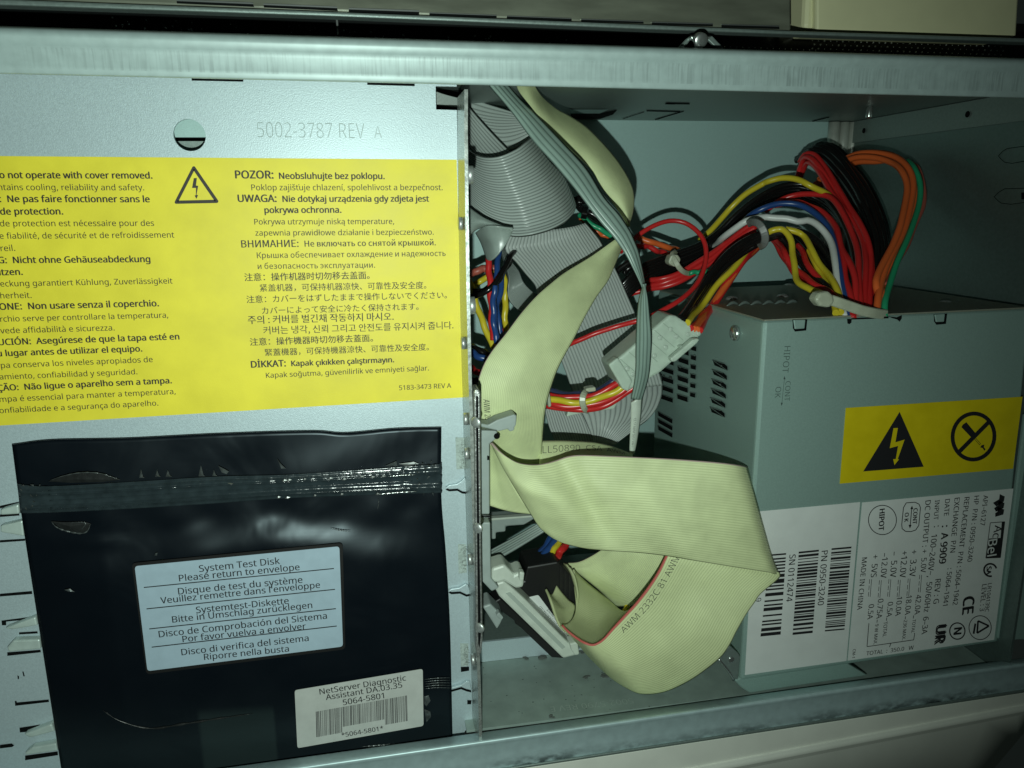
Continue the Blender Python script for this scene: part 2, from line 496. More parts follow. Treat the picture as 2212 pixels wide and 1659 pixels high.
def rail_mat(name, col, lo, hi, sx=900, dark=0.55, amount=.5, metal=.2, yz=60, soft=.02, lohi=(.42, .68)):
    """scuffed steel: fine cross-wise rub marks between v = lo and v = hi"""
    mt, nt, b = nodes(name); L = nt.links.new
    tc = nt.nodes.new('ShaderNodeTexCoord'); mp = nt.nodes.new('ShaderNodeMapping'); mp.inputs['Scale'].default_value = (sx, yz, yz)
    L(tc.outputs['Object'], mp.inputs['Vector'])
    nz = nt.nodes.new('ShaderNodeTexNoise'); nz.inputs['Scale'].default_value = 1; nz.inputs['Detail'].default_value = 4; L(mp.outputs[0], nz.inputs['Vector'])
    big = nt.nodes.new('ShaderNodeTexNoise'); big.inputs['Scale'].default_value = 22; L(tc.outputs['Object'], big.inputs['Vector'])
    uv = nt.nodes.new('ShaderNodeUVMap'); sp = nt.nodes.new('ShaderNodeSeparateXYZ'); L(uv.outputs[0], sp.inputs[0])
    def mth(op, a, bb):
        x = nt.nodes.new('ShaderNodeMath'); x.operation = op
        for i, q in enumerate((a, bb)):
            if isinstance(q, (int, float)): x.inputs[i].default_value = q
            else: L(q, x.inputs[i])
        return x.outputs[0]
    def rng(src, a, bb):
        x = nt.nodes.new('ShaderNodeMapRange'); x.inputs['From Min'].default_value = a; x.inputs['From Max'].default_value = bb; L(src, x.inputs['Value']); return x.outputs[0]
    band = mth('MULTIPLY', rng(sp.outputs['Y'], lo, lo + soft), mth('LESS_THAN', sp.outputs['Y'], hi))
    f = mth('MULTIPLY', mth('MULTIPLY', band, rng(nz.outputs['Fac'], *lohi)), mth('MULTIPLY', rng(big.outputs['Fac'], .35, .6), amount))
    fine = nt.nodes.new('ShaderNodeTexNoise'); fine.inputs['Scale'].default_value = 260; fine.inputs['Detail'].default_value = 5; L(tc.outputs['Object'], fine.inputs['Vector'])
    rp = nt.nodes.new('ShaderNodeValToRGB'); rp.color_ramp.elements[0].position = .3; rp.color_ramp.elements[1].position = .7
    rp.color_ramp.elements[0].color = (*[c * .9 for c in col], 1); rp.color_ramp.elements[1].color = (*[c * 1.05 for c in col], 1); L(fine.outputs['Fac'], rp.inputs[0])
    mx = nt.nodes.new('ShaderNodeMixRGB'); L(f, mx.inputs['Fac']); L(rp.outputs[0], mx.inputs['Color1']); mx.inputs['Color2'].default_value = (*[c * (1 - dark) for c in col], 1)
    L(mx.outputs[0], b.inputs['Base Color']); b.inputs['Roughness'].default_value = .45; b.inputs['Metallic'].default_value = metal
    return mt
M_toprail = rail_mat('scuffed_top_rail', (0.41, 0.52, 0.51), .42, .64, 1300, .55, .5, metal=.12, lohi=(.46, .64))
M_botrail = rail_mat('scuffed_bottom_rail', (0.50, 0.65, 0.665), .80, .985, 240, .93, 1.0, metal=.35, yz=420, soft=.12, lohi=(.36, .62))

top = [row(0, 56, 2212, 126, 10), row(0, 58, 2212, 127, 3), row(0, 63, 2212, 131, 0.6), row(0, 78, 2212, 142, 0), row(0, 95, 2212, 152, 1.6), row(0, 110, 2212, 164, 2.2),
       row(0, 140, 2212, 192, 2.2), row(0, 155, 2212, 208, 2.2), row(0, 158.5, 2212, 211, 2.6), row(0, 159.5, 2212, 212, 4.5)]
a, b = top[-1]; top.append((a + Vector((0, .004, -.009)), b + Vector((0, .004, -.009))))
rail('top_rail', M_toprail, top, case)

def brow(dx_y0, dx_y1, dp):            # survey columns x=1404 and x=2212
    return row(1404, dx_y0, 2212, dx_y1, dp)
bot = [brow(1532, 1420.5, 12), brow(1533, 1421.5, 8.2), brow(1543, 1428, 3.4), brow(1547, 1432, .9), brow(1550, 1434.5, .05), brow(1554, 1438, -.25), brow(1558, 1441.5, .2), brow(1561, 1444, .8), brow(1590, 1470, .8),
       brow(1609, 1487, .8), brow(1611, 1489, 1.0)]
bot.insert(0, (bot[0][0] + Vector((0, -.012, -.0005)), bot[0][1] + Vector((0, -.012, -.0005))))
rail('bottom_rail', M_botrail, bot, case)
lip = [brow(1610.8, 1488.8, 1.6), brow(1612, 1490, .2), brow(1616, 1494, 0), brow(1618, 1496, .4), brow(1619, 1497, 3)]
rail('seam_strip', M_dark, lip, case)

BACK = 168.0
zb = -BACK / 1000
Yc = P(1600, 262, BACK).y
Xr = P(1822, 400, BACK).x
YF = PY and P(1404, 1531, 12).y - .0015                      # floor height
xl = P(700, 400, BACK).x
# back wall, ceiling, right wall, floor as plates 1.2 mm thick
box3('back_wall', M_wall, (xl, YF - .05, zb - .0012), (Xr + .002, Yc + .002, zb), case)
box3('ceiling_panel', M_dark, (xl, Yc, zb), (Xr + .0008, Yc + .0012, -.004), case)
box3('right_wall', mat('shaded_wall_steel', (0.17, 0.23, 0.215), .4, .6, .12, 700, .1, 2500), (Xr, YF - .05, zb), (Xr + .0012, Yc - .0002, -.004), case)  # same steel, with the shade of facing away painted into a darker colour
flo = box3('floor_panel', mat('dusty_floor_steel', (0.33, 0.42, 0.385), .55, .2, .16, 120, .12, 1500), (P(1006, 1560, 18).x, YF - .0012, zb + .0005), (Xr - .0004, YF, -.0152), case)
# flange of the right wall running along its top
bm = bmesh.new()
for A, B in (((1857, 307), (2250, 254)),):
    f0, f1 = PX(1840, 309, Xr - .001), PX(2290, 250, Xr - .001)
    up = Vector((0, .03, 0))
    prism_into(bm, [f0, f1, Vector((f1.x, Yc - .0004, f1.z)), Vector((f0.x, Yc - .0004, f0.z))],
               [p + Vector((.0006, 0, 0)) for p in (f0, f1, Vector((f1.x, Yc - .0004, f1.z)), Vector((f0.x, Yc - .0004, f0.z)))])
bmesh.ops.recalc_face_normals(bm, faces=bm.faces)
finish(bm, 'wall_flange', M_dark, case)
# corner post: three rounded flutes where back wall meets right wall
bm = bmesh.new()
for x, r in ((1800, 3.4), (1822, 3.0), (1842, 3.4)):
    p = P(x, 300, BACK - 4); tube_into(bm, [Vector((p.x, Yc - .0005, p.z)), Vector((p.x, P(x, 330, BACK - 4).y, p.z)), Vector((p.x, P(x, 500, BACK - 4).y, p.z)), Vector((p.x, P(x, 640, BACK - 4).y, p.z))], [r / 1000, r / 1000, r / 1000, r / 1300], 14)
bmesh.ops.recalc_face_normals(bm, faces=bm.faces)
finish(bm, 'corner_post', mat('post_steel', (.55, .58, .52), .4, .4, .1, 200), case)
# ceiling cut-outs and drill marks (lying a hair under the ceiling plate)
def ceiling_slot(fn):
    k = Ink(lambda x, y: PY(x, y, Yc), Vector((0, -1, 0)), .0003); fn(k); k.done('ceiling_slot', M_hole, case)
ceiling_slot(lambda k: k.poly(D1, [(1250, 345), (1530, 345), (1680, 315), (1640, 360), (1520, 400), (1260, 400)]))
for q in ((D1, 1950, 325, 2260, 333, 10), (D1, 1730, 400, 1930, 335, 5), (D1, 2050, 405, 2260, 335, 6), (D1, 2120, 260, 2212, 262, 9), (C3, 95, 608, 235, 610, 9), (C3, 30, 705, 200, 655, 5), (C3, 960, 715, 1060, 690, 5)):
    ceiling_slot(lambda k: k.line(*q))
cl = Ink(lambda x, y: PY(x, y, Yc), Vector((0, -1, 0)), .0005)
cl.poly(D1, [(1240, 308), (1600, 308), (1520, 345), (1255, 345)])
cl.done('ceiling_tab', M_wall, case)
for (x, y) in ((1300, 668),):
    c0 = PY(*C3(x, y - 40), Yc); head('screw', M_bright, c0, Vector((0, -1, 0)), 1.6, 5, case, 1)
for (x, y) in ((1265, 773), (1878, 676)):
    c0 = PX(*C3(x, y), Xr - .0016); head('hole', M_hole, c0, Vector((-1, 0, 0)), 1.5, .1, case)
for (x0, x1, y) in ((1570, 1660, 625), (1735, 1830, 595), (1420, 1500, 650)):
    c0, c1 = PX(*C3(x0, y + 5), Xr - .002), PX(*C3(x1, y - 12), Xr - .002)
    bm = bmesh.new(); tube_into(bm, [c0, c1], .0012, 8); bmesh.ops.recalc_face_normals(bm, faces=bm.faces); finish(bm, 'clip', M_edge, case)
# knock-out outlines on the right wall
ko = Ink(lambda x, y: PX(x, y, Xr), Vector((-1, 0, 0)), .0003)
ko.path(D6, [(2230, 170), (2080, 190), (2040, 215), (2010, 250), (2030, 275), (2060, 300), (2120, 310), (2230, 290)], 5)
ko.path(D6, [(2230, 510), (2060, 515), (2010, 545), (1975, 580), (2000, 605), (2030, 630), (2110, 640), (2230, 625)], 5)
ko.poly(D6, [(2195, 545), (2240, 545), (2240, 600), (2195, 600)])
ko.done('knockout', M_hole, case)
# riser at the back of the shallow floor
fold0, fold1 = PY(*D4(300, 1152), YF), PY(*D4(1350, 1042), YF)
zr = (fold0.z + fold1.z) / 2
hR = .011
box3('floor_step', M_panel, (fold0.x - .03, YF + .0002, zr - .0012), (fold1.x + .03, YF + hR, zr), case)
box3('floor_shelf', M_dark, (fold0.x - .03, YF + hR - .0012, zb + .02), (fold1.x + .03, YF + hR, zr - .0014), case)
# stamped number on the floor, upside down
st = Ink(lambda x, y: PY(x, y, YF), Vector((0, 1, 0)), .0003)
st.text(E3, '5002-5790 REV E', 1830, 432, 1105, 508, -.012, hs=1.0)
st.done('stamped_number', mat('stamp_mark', (.48, .56, .52), .5, .3), flo)
# dust specks on the floor
bm = bmesh.new()
rnd = random.Random(3)
for k in range(46):
    x, y = rnd.uniform(480, 2100), rnd.uniform(130, 560)
    p = PY(*E3(x, y), YF + .0002); s = rnd.uniform(.0001, .0003)
    bmesh.ops.create_icosphere(bm, subdivisions=1, radius=s, matrix=Matrix.Translation(p) @ Matrix.Diagonal((1.6, .3, 1, 1)))
for (x, y, s) in ((1435, 240, .0012), (1130, 585, .001), (885, 65, .0012), (1590, 225, .0015), (1050, 60, .0022), (1390, 20, .0014)):
    for k in range(7):
        p = PY(*E3(x + rnd.uniform(-25, 25), y + rnd.uniform(-14, 14)), YF + .0004)
        bmesh.ops.create_icosphere(bm, subdivisions=1, radius=s * rnd.uniform(.3, .7), matrix=Matrix.Translation(p) @ Matrix.Diagonal((1.5, .5, 1, 1)))
tag(finish(bm, 'dust', mat('dust', (.10, .115, .105), .9)), 'grey dust and fluff specks scattered on the case floor', 'dust', kind='stuff')

# beige bezel under the bottom rail
bz = thing('beige_side_cover', 'beige painted cover panel with a ridge below the bottom rail', 'cover panel', P(1800, 1600, 5))
rows = [brow(1620, 1498, 2.0), brow(1621, 1499, 1.2), brow(1677, 1523, 1.2), brow(1680, 1526, 0.2), brow(1690, 1534, 0.0), brow(1697, 1540, 1.4), brow(1850, 1690, 3)]
XR_old = XR; 
bm = bmesh.new(); R = []
ends = [(2400, None)] * 4
for k, (a, b) in enumerate(rows): R.append([bm.verts.new(a.lerp(b, i / 30)) for i in range(31)])
for r in range(len(rows) - 1):
    for i in range(30):
        f = bm.faces.new((R[r][i], R[r + 1][i], R[r + 1][i + 1], R[r][i + 1])); f.smooth = r not in (1, 4)
# bevelled far corner of the cover: cut along the slanted end seen at bottom right
pl = P(2212, 1584, 1); pm = P(2153, 1659, 1)
nrm = (pm - pl).cross(Vector((0, 0, 1))).normalized()
if nrm.dot(P(2300, 1650, 1) - pl) < 0: nrm = -nrm
bmesh.ops.bisect_plane(bm, geom=bm.verts[:] + bm.edges[:] + bm.faces[:], plane_co=pl, plane_no=nrm, clear_outer=True)
bmesh.ops.recalc_face_normals(bm, faces=bm.faces)
cov = finish(bm, 'panel', M_beige, bz)
md = cov.modifiers.new('thick', 'SOLIDIFY'); md.thickness = .0015; md.offset = 0

# ================================================================== DRIVE CAGE
cage = thing('drive_cage', 'pale blue-grey drive cage panel with a folded flange, left half of the case', 'drive cage', P(500, 900, 60))
DPANEL = 22.0
SP = lambda x, y: P(x, y, DPANEL)
def plate_with_hole(name, m, poly, hole_c, hole_r, dp, th, parent):
    bm = bmesh.new()
    outer = [P(x, y, dp) for x, y in poly]
    c = P(*hole_c, dp); r = hole_r
    N = 40
    ring = [c + Vector((math.cos(k * math.tau / N), math.sin(k * math.tau / N), 0)) * r for k in range(N)]
    for z in (0, -th / 1000):
        o = [bm.verts.new(p + Vector((0, 0, z))) for p in outer]; h = [bm.verts.new(p + Vector((0, 0, z))) for p in ring]
        es = [bm.edges.new((o[i], o[(i + 1) % len(o)])) for i in range(len(o))] + [bm.edges.new((h[i], h[(i + 1) % N])) for i in range(N)]
        bmesh.ops.triangle_fill(bm, use_beauty=True, edges=es)
        if z == 0: o0, h0 = o, h
    for i in range(len(o)): bm.faces.new((o0[i], o[i], o[(i + 1) % len(o)], o0[(i + 1) % len(o)]))
    for i in range(N): bm.faces.new((h0[i], h0[(i + 1) % N], h[(i + 1) % N], h[i]))
    bmesh.ops.recalc_face_normals(bm, faces=bm.faces)
    return finish(bm, name, m, parent)
hole_c = C1(1198, 854)
hole_r = (P(*C1(1300, 854), DPANEL) - P(*hole_c, DPANEL)).length
# right edge of the panel follows the flange, notched at the bottom
edge_r = [(986, 150), (987.5, 300), (990, 480), (993, 640), (997, 800), (1000, 880), (1003, 1000), (1008, 1150), (1013, 1300), (1018, 1440), (1021, 1560)]
pane = plate_with_hole('panel', M_panel, [(-260, 120)] + [(edge_r[0][0], 120), (986.5, 187), (941, 186), (942, 236.5), (987, 238)] + edge_r[1:] + [C7(1152, 1425), C7(1155, 1480), C7(1120, 1485), C7(1115, 1520), (1010, 1640), (-260, 1900)], hole_c, hole_r, DPANEL, 1.2, cage)
# inner walls seen through the round hole
slab('inner_plate', M_wall, [(330, 200), (500, 200), (500, 296.5), (330, 296.5)], DPANEL + 9, DPANEL + 10, cage)
slab('inner_plate', M_dark, [(330, 305), (500, 305), (500, 400), (330, 400)], DPANEL + 12, DPANEL + 13, cage)
slab('inner_gap', M_hole, [(300, 180), (520, 180), (520, 420), (300, 420)], DPANEL + 22, DPANEL + 23, cage)
# dark slots just under the rail and the square cut-out at the top right corner
for c, q in ((C1, [(1212, 488), (1540, 495), (1538, 517), (1212, 510)]), (C2, [(267, 515), (567, 523), (567, 545), (267, 537)])):
    ds = Ink(SP, lift=.0002); ds.poly(c, q); ds.done('slot', M_hole, cage)
# flange standing towards the viewer along the right edge
bm = bmesh.new()
FE = []                                            # front edge of the flange
base = [P(x + .3, y, DPANEL - .1) for x, y in edge_r]
dep = lambda y: 1.5
_yt = P(1000, 193, 1.5).y
base = [Vector((base[0].x, _yt, base[0].z))] + [p for p in base if p.y < _yt - .002]
front = [Vector((p.x + .0002, p.y, -dep(0) / 1000)) for p in base]
top_cut = 0
N = len(base)
A = [bm.verts.new(p) for p in base]; B = [bm.verts.new(p) for p in front]
A2 = [bm.verts.new(p + Vector((.0012, 0, 0))) for p in base]; B2 = [bm.verts.new(p + Vector((.0012, 0, 0))) for p in front]
for i in range(N - 1):
    bm.faces.new((A[i], A[i + 1], B[i + 1], B[i])); bm.faces.new((B[i], B[i + 1], B2[i + 1], B2[i])); bm.faces.new((A2[i], B2[i], B2[i + 1], A2[i + 1])); bm.faces.new((A[i], A2[i], A2[i + 1], A[i + 1]))
bm.faces.new((A[0], B[0], B2[0], A2[0])); bm.faces.new((A[-1], A2[-1], B2[-1], B[-1]))
bmesh.ops.recalc_face_normals(bm, faces=bm.faces)
fl = finish(bm, 'flange', mat('flange_steel', (.46, .50, .47), .28, .6, .25, 500, .15, 900), cage)
fx = lambda y: next(base[i].x + (base[i + 1].x - base[i].x) * 0.5 for i in range(N - 1) if base[i].y >= y >= base[i + 1].y or i == N - 2)
# rivets and screw heads through the flange, on both faces
def fl_pt(px, py, side):
    for i in range(N - 1):
        X = (base[i].x + base[i + 1].x) / 2 + (.0012 if side > 0 else 0)
        p = PX(px, py, X)
        if base[i].y >= p.y >= base[i + 1].y: return p
    return PX(px, py, base[-1].x)
for (px, py) in ((993, 483), (998, 741), (1002, 980), (1008, 1208), (1016, 1425), (1004, 905)):
    head('screw', M_rivet, Vector((fx(P(px, py, 8).y), P(px, py, 8).y, -.008)), Vector((-1, 0, 0)), 2.4, 1.4, cage, .15)
for (px, py) in ((1013, 378), (1016, 660)):
    p = P(px, py, 6); head('screw', M_rivet, Vector((fx(p.y) + .0012, p.y, -.006)), Vector((1, 0, 0)), 3.2, 2.4, cage, .2)
# slide bracket with rounded ends bolted to the lower flange
sl = slab('slide_bracket', M_edge, pts and [(1024, 848), (1028, 840), (1034, 840), (1038, 850), (1038.5, 1000), (1040, 1200), (1043, 1380), (1040, 1410), (1032, 1424), (1028, 1400), (1027, 1200), (1025.5, 1000)], -1.0, 7, cage, .0006)
sl2 = slab('slide_groove', M_hole, [(1028, 856), (1033, 856), (1034, 1000), (1036, 1200), (1039, 1370), (1036, 1400), (1033, 1390), (1031, 1200), (1029, 1000)], -1.15, 3, cage)
for (px, py) in ((1029, 912), (1033, 1140), (1037, 1355)):
    head('rivet', M_rivet, P(px, py, -1.0), Vector((-.8, 0, 1)), 2.1, .5, cage, .7)
# tongues and clear tape squares along the panel's right edge
M_tape = mat('dusty_tape', (.42, .50, .47), .3, 0, .25, 900)
for (c, q) in ((D3, [(95, 457), (182, 460), (182, 745), (105, 752)]), (D4, [(118, 55), (195, 60), (200, 320), (125, 330)]), (D4, [(138, 970), (215, 972), (215, 1180), (145, 1185)])):
    o = Ink(SP, lift=.0004); o.poly(c, q); o.done('tape_square', M_tape, cage)
    d = Ink(SP, lift=.0006)
    rr = random.Random(int(q[0][0]))
    for k in range(60):
        x = q[1][0] - abs(rr.gauss(0, 26)); y = rr.uniform(q[0][1] + 10, q[2][1] - 10); an = rr.uniform(0, 3.1); ln = rr.uniform(4, 26)
        d.line(c, x, y, x + math.cos(an) * ln, y + math.sin(an) * ln, 2.2)
    d.done('lint', mat('lint', (.10, .11, .10), .9), cage)
for (c, q) in ((D3, [(5, 925), (40, 900), (110, 890), (150, 865), (185, 830), (215, 930), (218, 965), (160, 960), (115, 935), (40, 940)]),
               (D4, [(32, 490), (60, 475), (130, 465), (190, 430), (215, 440), (232, 520), (200, 528), (140, 500), (60, 505)]),
               (D4, [(60, 1385), (150, 1360), (200, 1325), (230, 1330), (245, 1410), (200, 1400), (150, 1380), (60, 1405)])):
    slab('tongue', M_panel, q, DPANEL - 1.6, DPANEL - .3, cage, .0003, c)
    o = Ink(SP, lift=.0002); o.poly(c, [(x - 2, y + 16) for x, y in q]); o.done('slot', M_hole, cage)
for q in ([(145, 1190), (222, 1188), (222, 1225), (147, 1238)], [(205, 1495), (245, 1498), (240, 1535), (205, 1535)]):
    o = Ink(SP, lift=.0002); o.poly(D4, q); o.done('slot', M_hole, cage)
# part number pressed into the panel
pn = Ink(SP, lift=.00015)
pn.text(ID, '5002-3787 REV', 557, 297, 788, 299, -.016, hs=1.35); pn.text(ID, 'A', 809, 299, 825, 299, -.016, hs=1.3)
pn.done('part_number', mat('pressed_mark', (.27, .34, .33), .5, .2), pane)
# square window near the flange, showing the grey cable behind
# louvres on the left end of the panel
for (c, up, lo) in ((C6, [(0, 455), (85, 430), (90, 475), (0, 480)], None), (C6, [(0, 530), (105, 505), (112, 580), (0, 560)], None),
                    (C6, [(20, 1010), (165, 955), (175, 995), (60, 1015)], None), (C6, [(30, 1100), (60, 1065), (185, 1060), (190, 1105), (40, 1120)], None),
                    (C6, [(110, 1505), (240, 1455), (255, 1490), (140, 1520)], None), (C6, [(115, 1590), (150, 1565), (262, 1545), (268, 1580), (120, 1600)], None)):
    slab('louvre', mat('louvre_steel', (.55, .66, .62), .4, .25, .1, 300), up, DPANEL - 3.5, DPANEL - .2, cage, .0006, c)
for q in ([(0, 435), (90, 415), (90, 428), (0, 447)], [(0, 475), (90, 466), (92, 480), (0, 487)], [(0, 595), (118, 588), (118, 598), (0, 606)], [(0, 845), (150, 832), (152, 846), (0, 858)],
          [(8, 970), (165, 950), (168, 962), (30, 975), (30, 992), (10, 992)], [(90, 1025), (175, 1020), (178, 1030), (90, 1035)], [(35, 1118), (190, 1106), (192, 1118), (35, 1135)],
          [(70, 1345), (78, 1345), (80, 1352), (228, 1338), (230, 1350), (72, 1368)], [(92, 1470), (190, 1455), (120, 1490), (94, 1492)], [(0, 1550), (55, 1543), (68, 1552), (58, 1560), (0, 1567)],
          [(118, 1600), (270, 1580), (272, 1598), (118, 1622)], [(82, 1225), (90, 1230), (90, 1243), (84, 1243)], [(105, 1208), (111, 1208), (117, 1230), (110, 1230)]):
    o = Ink(SP, lift=.0002); o.poly(C6, q); o.done('slot', M_hole, cage)

# yellow multilingual warning label
wl_q = [(-190, 335.5), (986.5, 345), (1000.5, 858.5), (-190, 931)]
bm = bmesh.new(); f = [P(x, y, DPANEL - .15) for x, y in wl_q]; prism_into(bm, f, [p + Vector((0, 0, -.00012)) for p in f]); bmesh.ops.recalc_face_normals(bm, faces=bm.faces)
wl = finish(bm, 'warning_label', M_yellow, cage)
ink = Ink(lambda x, y: P(x, y, DPANEL - .15), lift=.00008)
B_, R_ = .030, .012
for pre, t, bo, x0, y0, x1, y1 in (
    ('CAUTION:  D', 'o not operate with cover removed.', B_, 0, 193, 887, 195), ('Cover mai', 'ntains cooling, reliability and safety.', R_, -8, 263, 840, 264),
    ('ATTENTION', ':  Ne pas faire fonctionner sans le', B_, 0, 332, 872, 333), ('capot ', 'de protection.', B_, 4, 405, 368, 404),
    ('Le capot ', 'de protection est nécessaire pour des', R_, 2, 474, 898, 471), ('raisons d', 'e fiabilité, de sécurité et de refroidissement', R_, 0, 546, 1015, 539),
    ('de l’appa', 'reil.', R_, 6, 618, 90, 616), ('ACHTUN', 'G:  Nicht ohne Gehäuseabdeckung', B_, -8, 688, 875, 681), ('Abdeckung benu', 'tzen.', B_, 10, 758, 133, 755),
    ('Die Abd', 'eckung garantiert Kühlung, Zuverlässigkeit', R_, 4, 824, 1005, 806), ('und Sic', 'herheit.', R_, 4, 893, 185, 890),
    ('ATTENZI', 'ONE:  Non usare senza il coperchio.', B_, 0, 959, 925, 938), ('Il cope', 'rchio serve per controllare la temperatura,', R_, 3, 1029, 980, 1005),
    ('e pro', 'vede affidabilità e sicurezza.', R_, 4, 1097, 668, 1079), ('PRECA', 'UCIÓN:  Asegúrese de que la tapa esté en', B_, -6, 1165, 1044, 1131),
    ('s', 'u lugar antes de utilizar el equipo.', B_, -12, 1230, 828, 1201), ('La ta', 'pa conserva los niveles apropiados de', R_, 8, 1299, 890, 1263),
    ('funcion', 'amiento, confiabilidad y seguridad.', R_, 0, 1365, 800, 1334), ('PRECAU', 'ÇÃO:  Não ligue o aparelho sem a tampa.', B_, -10, 1431, 1000, 1386),
    ('A ta', 'mpa é essencial para manter a temperatura,', R_, 0, 1496, 1023, 1449), ('a c', 'onfiabilidade e a segurança do aparelho.', R_, 0, 1561, 922, 1516)):
    ink.text(C4, t, x0, y0, x1, y1, bo, pre, 1.0)
for t, bo, x0, y0, x1, y1 in (
    ('POZOR:', B_, 120, 194, 340, 195), ('Neobsluhujte bez poklopu.', B_, 375, 197, 987, 198), ('Poklop zajišťuje chlazení, spolehlivost a bezpečnost.', R_, 213, 264, 1325, 263),
    ('UWAGA:', B_, 135, 331, 358, 331), ('Nie dotykaj urządzenia gdy zdjęta jest', B_, 395, 331, 1245, 329), ('pokrywa ochronna.', B_, 290, 396, 735, 394),
    ('Pokrywa utrzymuje niską temperaturę,', R_, 230, 463, 1043, 460), ('zapewnia prawidłowe działanie i bezpieczeństwo.', R_, 236, 528, 1273, 522),
    ('ВНИМАНИЕ:', B_, 155, 597, 487, 593), ('Не включать со снятой крышкой.', B_, 523, 592, 1285, 584), ('Крышка обеспечивает охлаждение и надежность', R_, 245, 659, 1343, 646),
    ('и безопасность эксплуатации.', R_, 250, 722, 932, 714), ('注意：操作机器时切勿移去盖面。', .022, 173, 789, 900, 776),
    ('紧盖机器，可保持机器凉快、可靠性及安全度。', R_, 262, 850, 1230, 833), ('注意：カバーをはずしたままで操作しないでください。', R_, 185, 917, 1350, 890),
    ('カバーによって安全に冷たく保持されます。', R_, 275, 982, 1185, 957), ('주의 : 커버를 벌긴채 작동하지 마시오.', .022, 193, 1039, 1040, 1017),
    ('커버는 냉각, 신뢰 그리고 안전도를 유지시켜 줍니다.', R_, 283, 1099, 1388, 1067), ('注意：操作機器時切勿移去蓋面。', .022, 205, 1165, 920, 1141),
    ('緊蓋機器，可保持機器涼快、可靠性及安全度。', R_, 292, 1225, 1245, 1192), ('DİKKAT:', B_, 212, 1296, 412, 1288), ('Kapak çıkıkken çalıştırmayın.', B_, 446, 1287, 1042, 1264),
    ('Kapak soğutma, güvenilirlik ve emniyeti sağlar.', R_, 298, 1356, 1245, 1312), ('5183-3473 REV A', R_, 1072, 1427, 1375, 1413)):
    ink.text(C5, t, x0, y0, x1, y1, bo)
ink.done('lettering', M_ink, wl)
tri = Ink(lambda x, y: P(x, y, DPANEL - .15), lift=.00008)
tri.path(C4, [(1128, 133), (1262, 328), (1026, 333), (1128, 133)], 19)
for q in ((1128, 133), (1262, 328), (1026, 333)): tri.poly(C4, [(q[0] + 9.5 * math.cos(k), q[1] + 9.5 * math.sin(k)) for k in [i * math.tau / 12 for i in range(12)]], 1.3)
tri.poly(C4, [(1128, 193), (1146, 192), (1141, 236), (1154, 238), (1144, 290), (1153, 292), (1143, 314), (1133, 294), (1140, 292), (1141, 250), (1118, 250)])
tri.done('warning_triangle', M_ink, wl)

# ================================================================== ANTISTATIC BAG
bag = thing('antistatic_bag', 'black glossy resealable antistatic bag holding a test disk, lying against the panel', 'bag', P(500, 1300, 20))
def film_mat():
    mt, nt, b = nodes('black_static_film'); L = nt.links.new
    b.inputs['Base Color'].default_value = (.0025, .0042, .0065, 1); b.inputs['Roughness'].default_value = .24; b.inputs['Specular IOR Level'].default_value = .36; b.inputs['Specular Tint'].default_value = (.78, .92, 1, 1)
    uv = nt.nodes.new('ShaderNodeUVMap'); sp = nt.nodes.new('ShaderNodeSeparateXYZ'); L(uv.outputs[0], sp.inputs[0])
    def step(src, lo, hi):
        x = nt.nodes.new('ShaderNodeMapRange'); x.interpolation_type = 'SMOOTHSTEP'; x.inputs['From Min'].default_value = lo; x.inputs['From Max'].default_value = hi; L(src, x.inputs['Value']); return x.outputs[0]
    def mul(a, b_):
        x = nt.nodes.new('ShaderNodeMath'); x.operation = 'MULTIPLY'; L(a, x.inputs[0]); L(b_, x.inputs[1]); return x.outputs[0]
    thin = mul(step(sp.outputs['Y'], .76, .80), mul(step(sp.outputs['X'], .335, .35), step(sp.outputs['X'], .535, .525)))  # see-through light from the panel behind, painted into the film colour
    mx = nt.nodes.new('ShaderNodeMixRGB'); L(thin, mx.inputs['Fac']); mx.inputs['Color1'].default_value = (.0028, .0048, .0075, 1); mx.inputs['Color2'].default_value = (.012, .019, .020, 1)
    m2 = nt.nodes.new('ShaderNodeMixRGB'); L(step(sp.outputs['Y'], .70, .95), m2.inputs['Fac']); m2.blend_type = 'ADD'; L(mx.outputs[0], m2.inputs['Color1']); m2.inputs['Color2'].default_value = (.006, .009, .009, 1)  # bottom of the film painted lighter for the same see-through look
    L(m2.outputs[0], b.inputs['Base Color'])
    tc = nt.nodes.new('ShaderNodeTexCoord')
    nz = nt.nodes.new('ShaderNodeTexNoise'); nz.inputs['Scale'].default_value = 26; nz.inputs['Detail'].default_value = 2.5; nz.inputs['Distortion'].default_value = .6
    L(tc.outputs['Object'], nz.inputs['Vector'])
    bp = nt.nodes.new('ShaderNodeBump'); bp.inputs['Strength'].default_value = .5; bp.inputs['Distance'].default_value = .003
    L(nz.outputs['Fac'], bp.inputs['Height']); L(bp.outputs[0], b.inputs['Normal'])
    n2 = nt.nodes.new('ShaderNodeTexNoise'); n2.inputs['Scale'].default_value = 60; n2.inputs['Detail'].default_value = 5; L(tc.outputs['Object'], n2.inputs['Vector'])
    mr = nt.nodes.new('ShaderNodeMapRange'); mr.inputs['To Min'].default_value = .26; mr.inputs['To Max'].default_value = .46; L(n2.outputs['Fac'], mr.inputs['Value']); L(mr.outputs[0], b.inputs['Roughness'])
    return mt
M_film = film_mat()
DB = 18.5
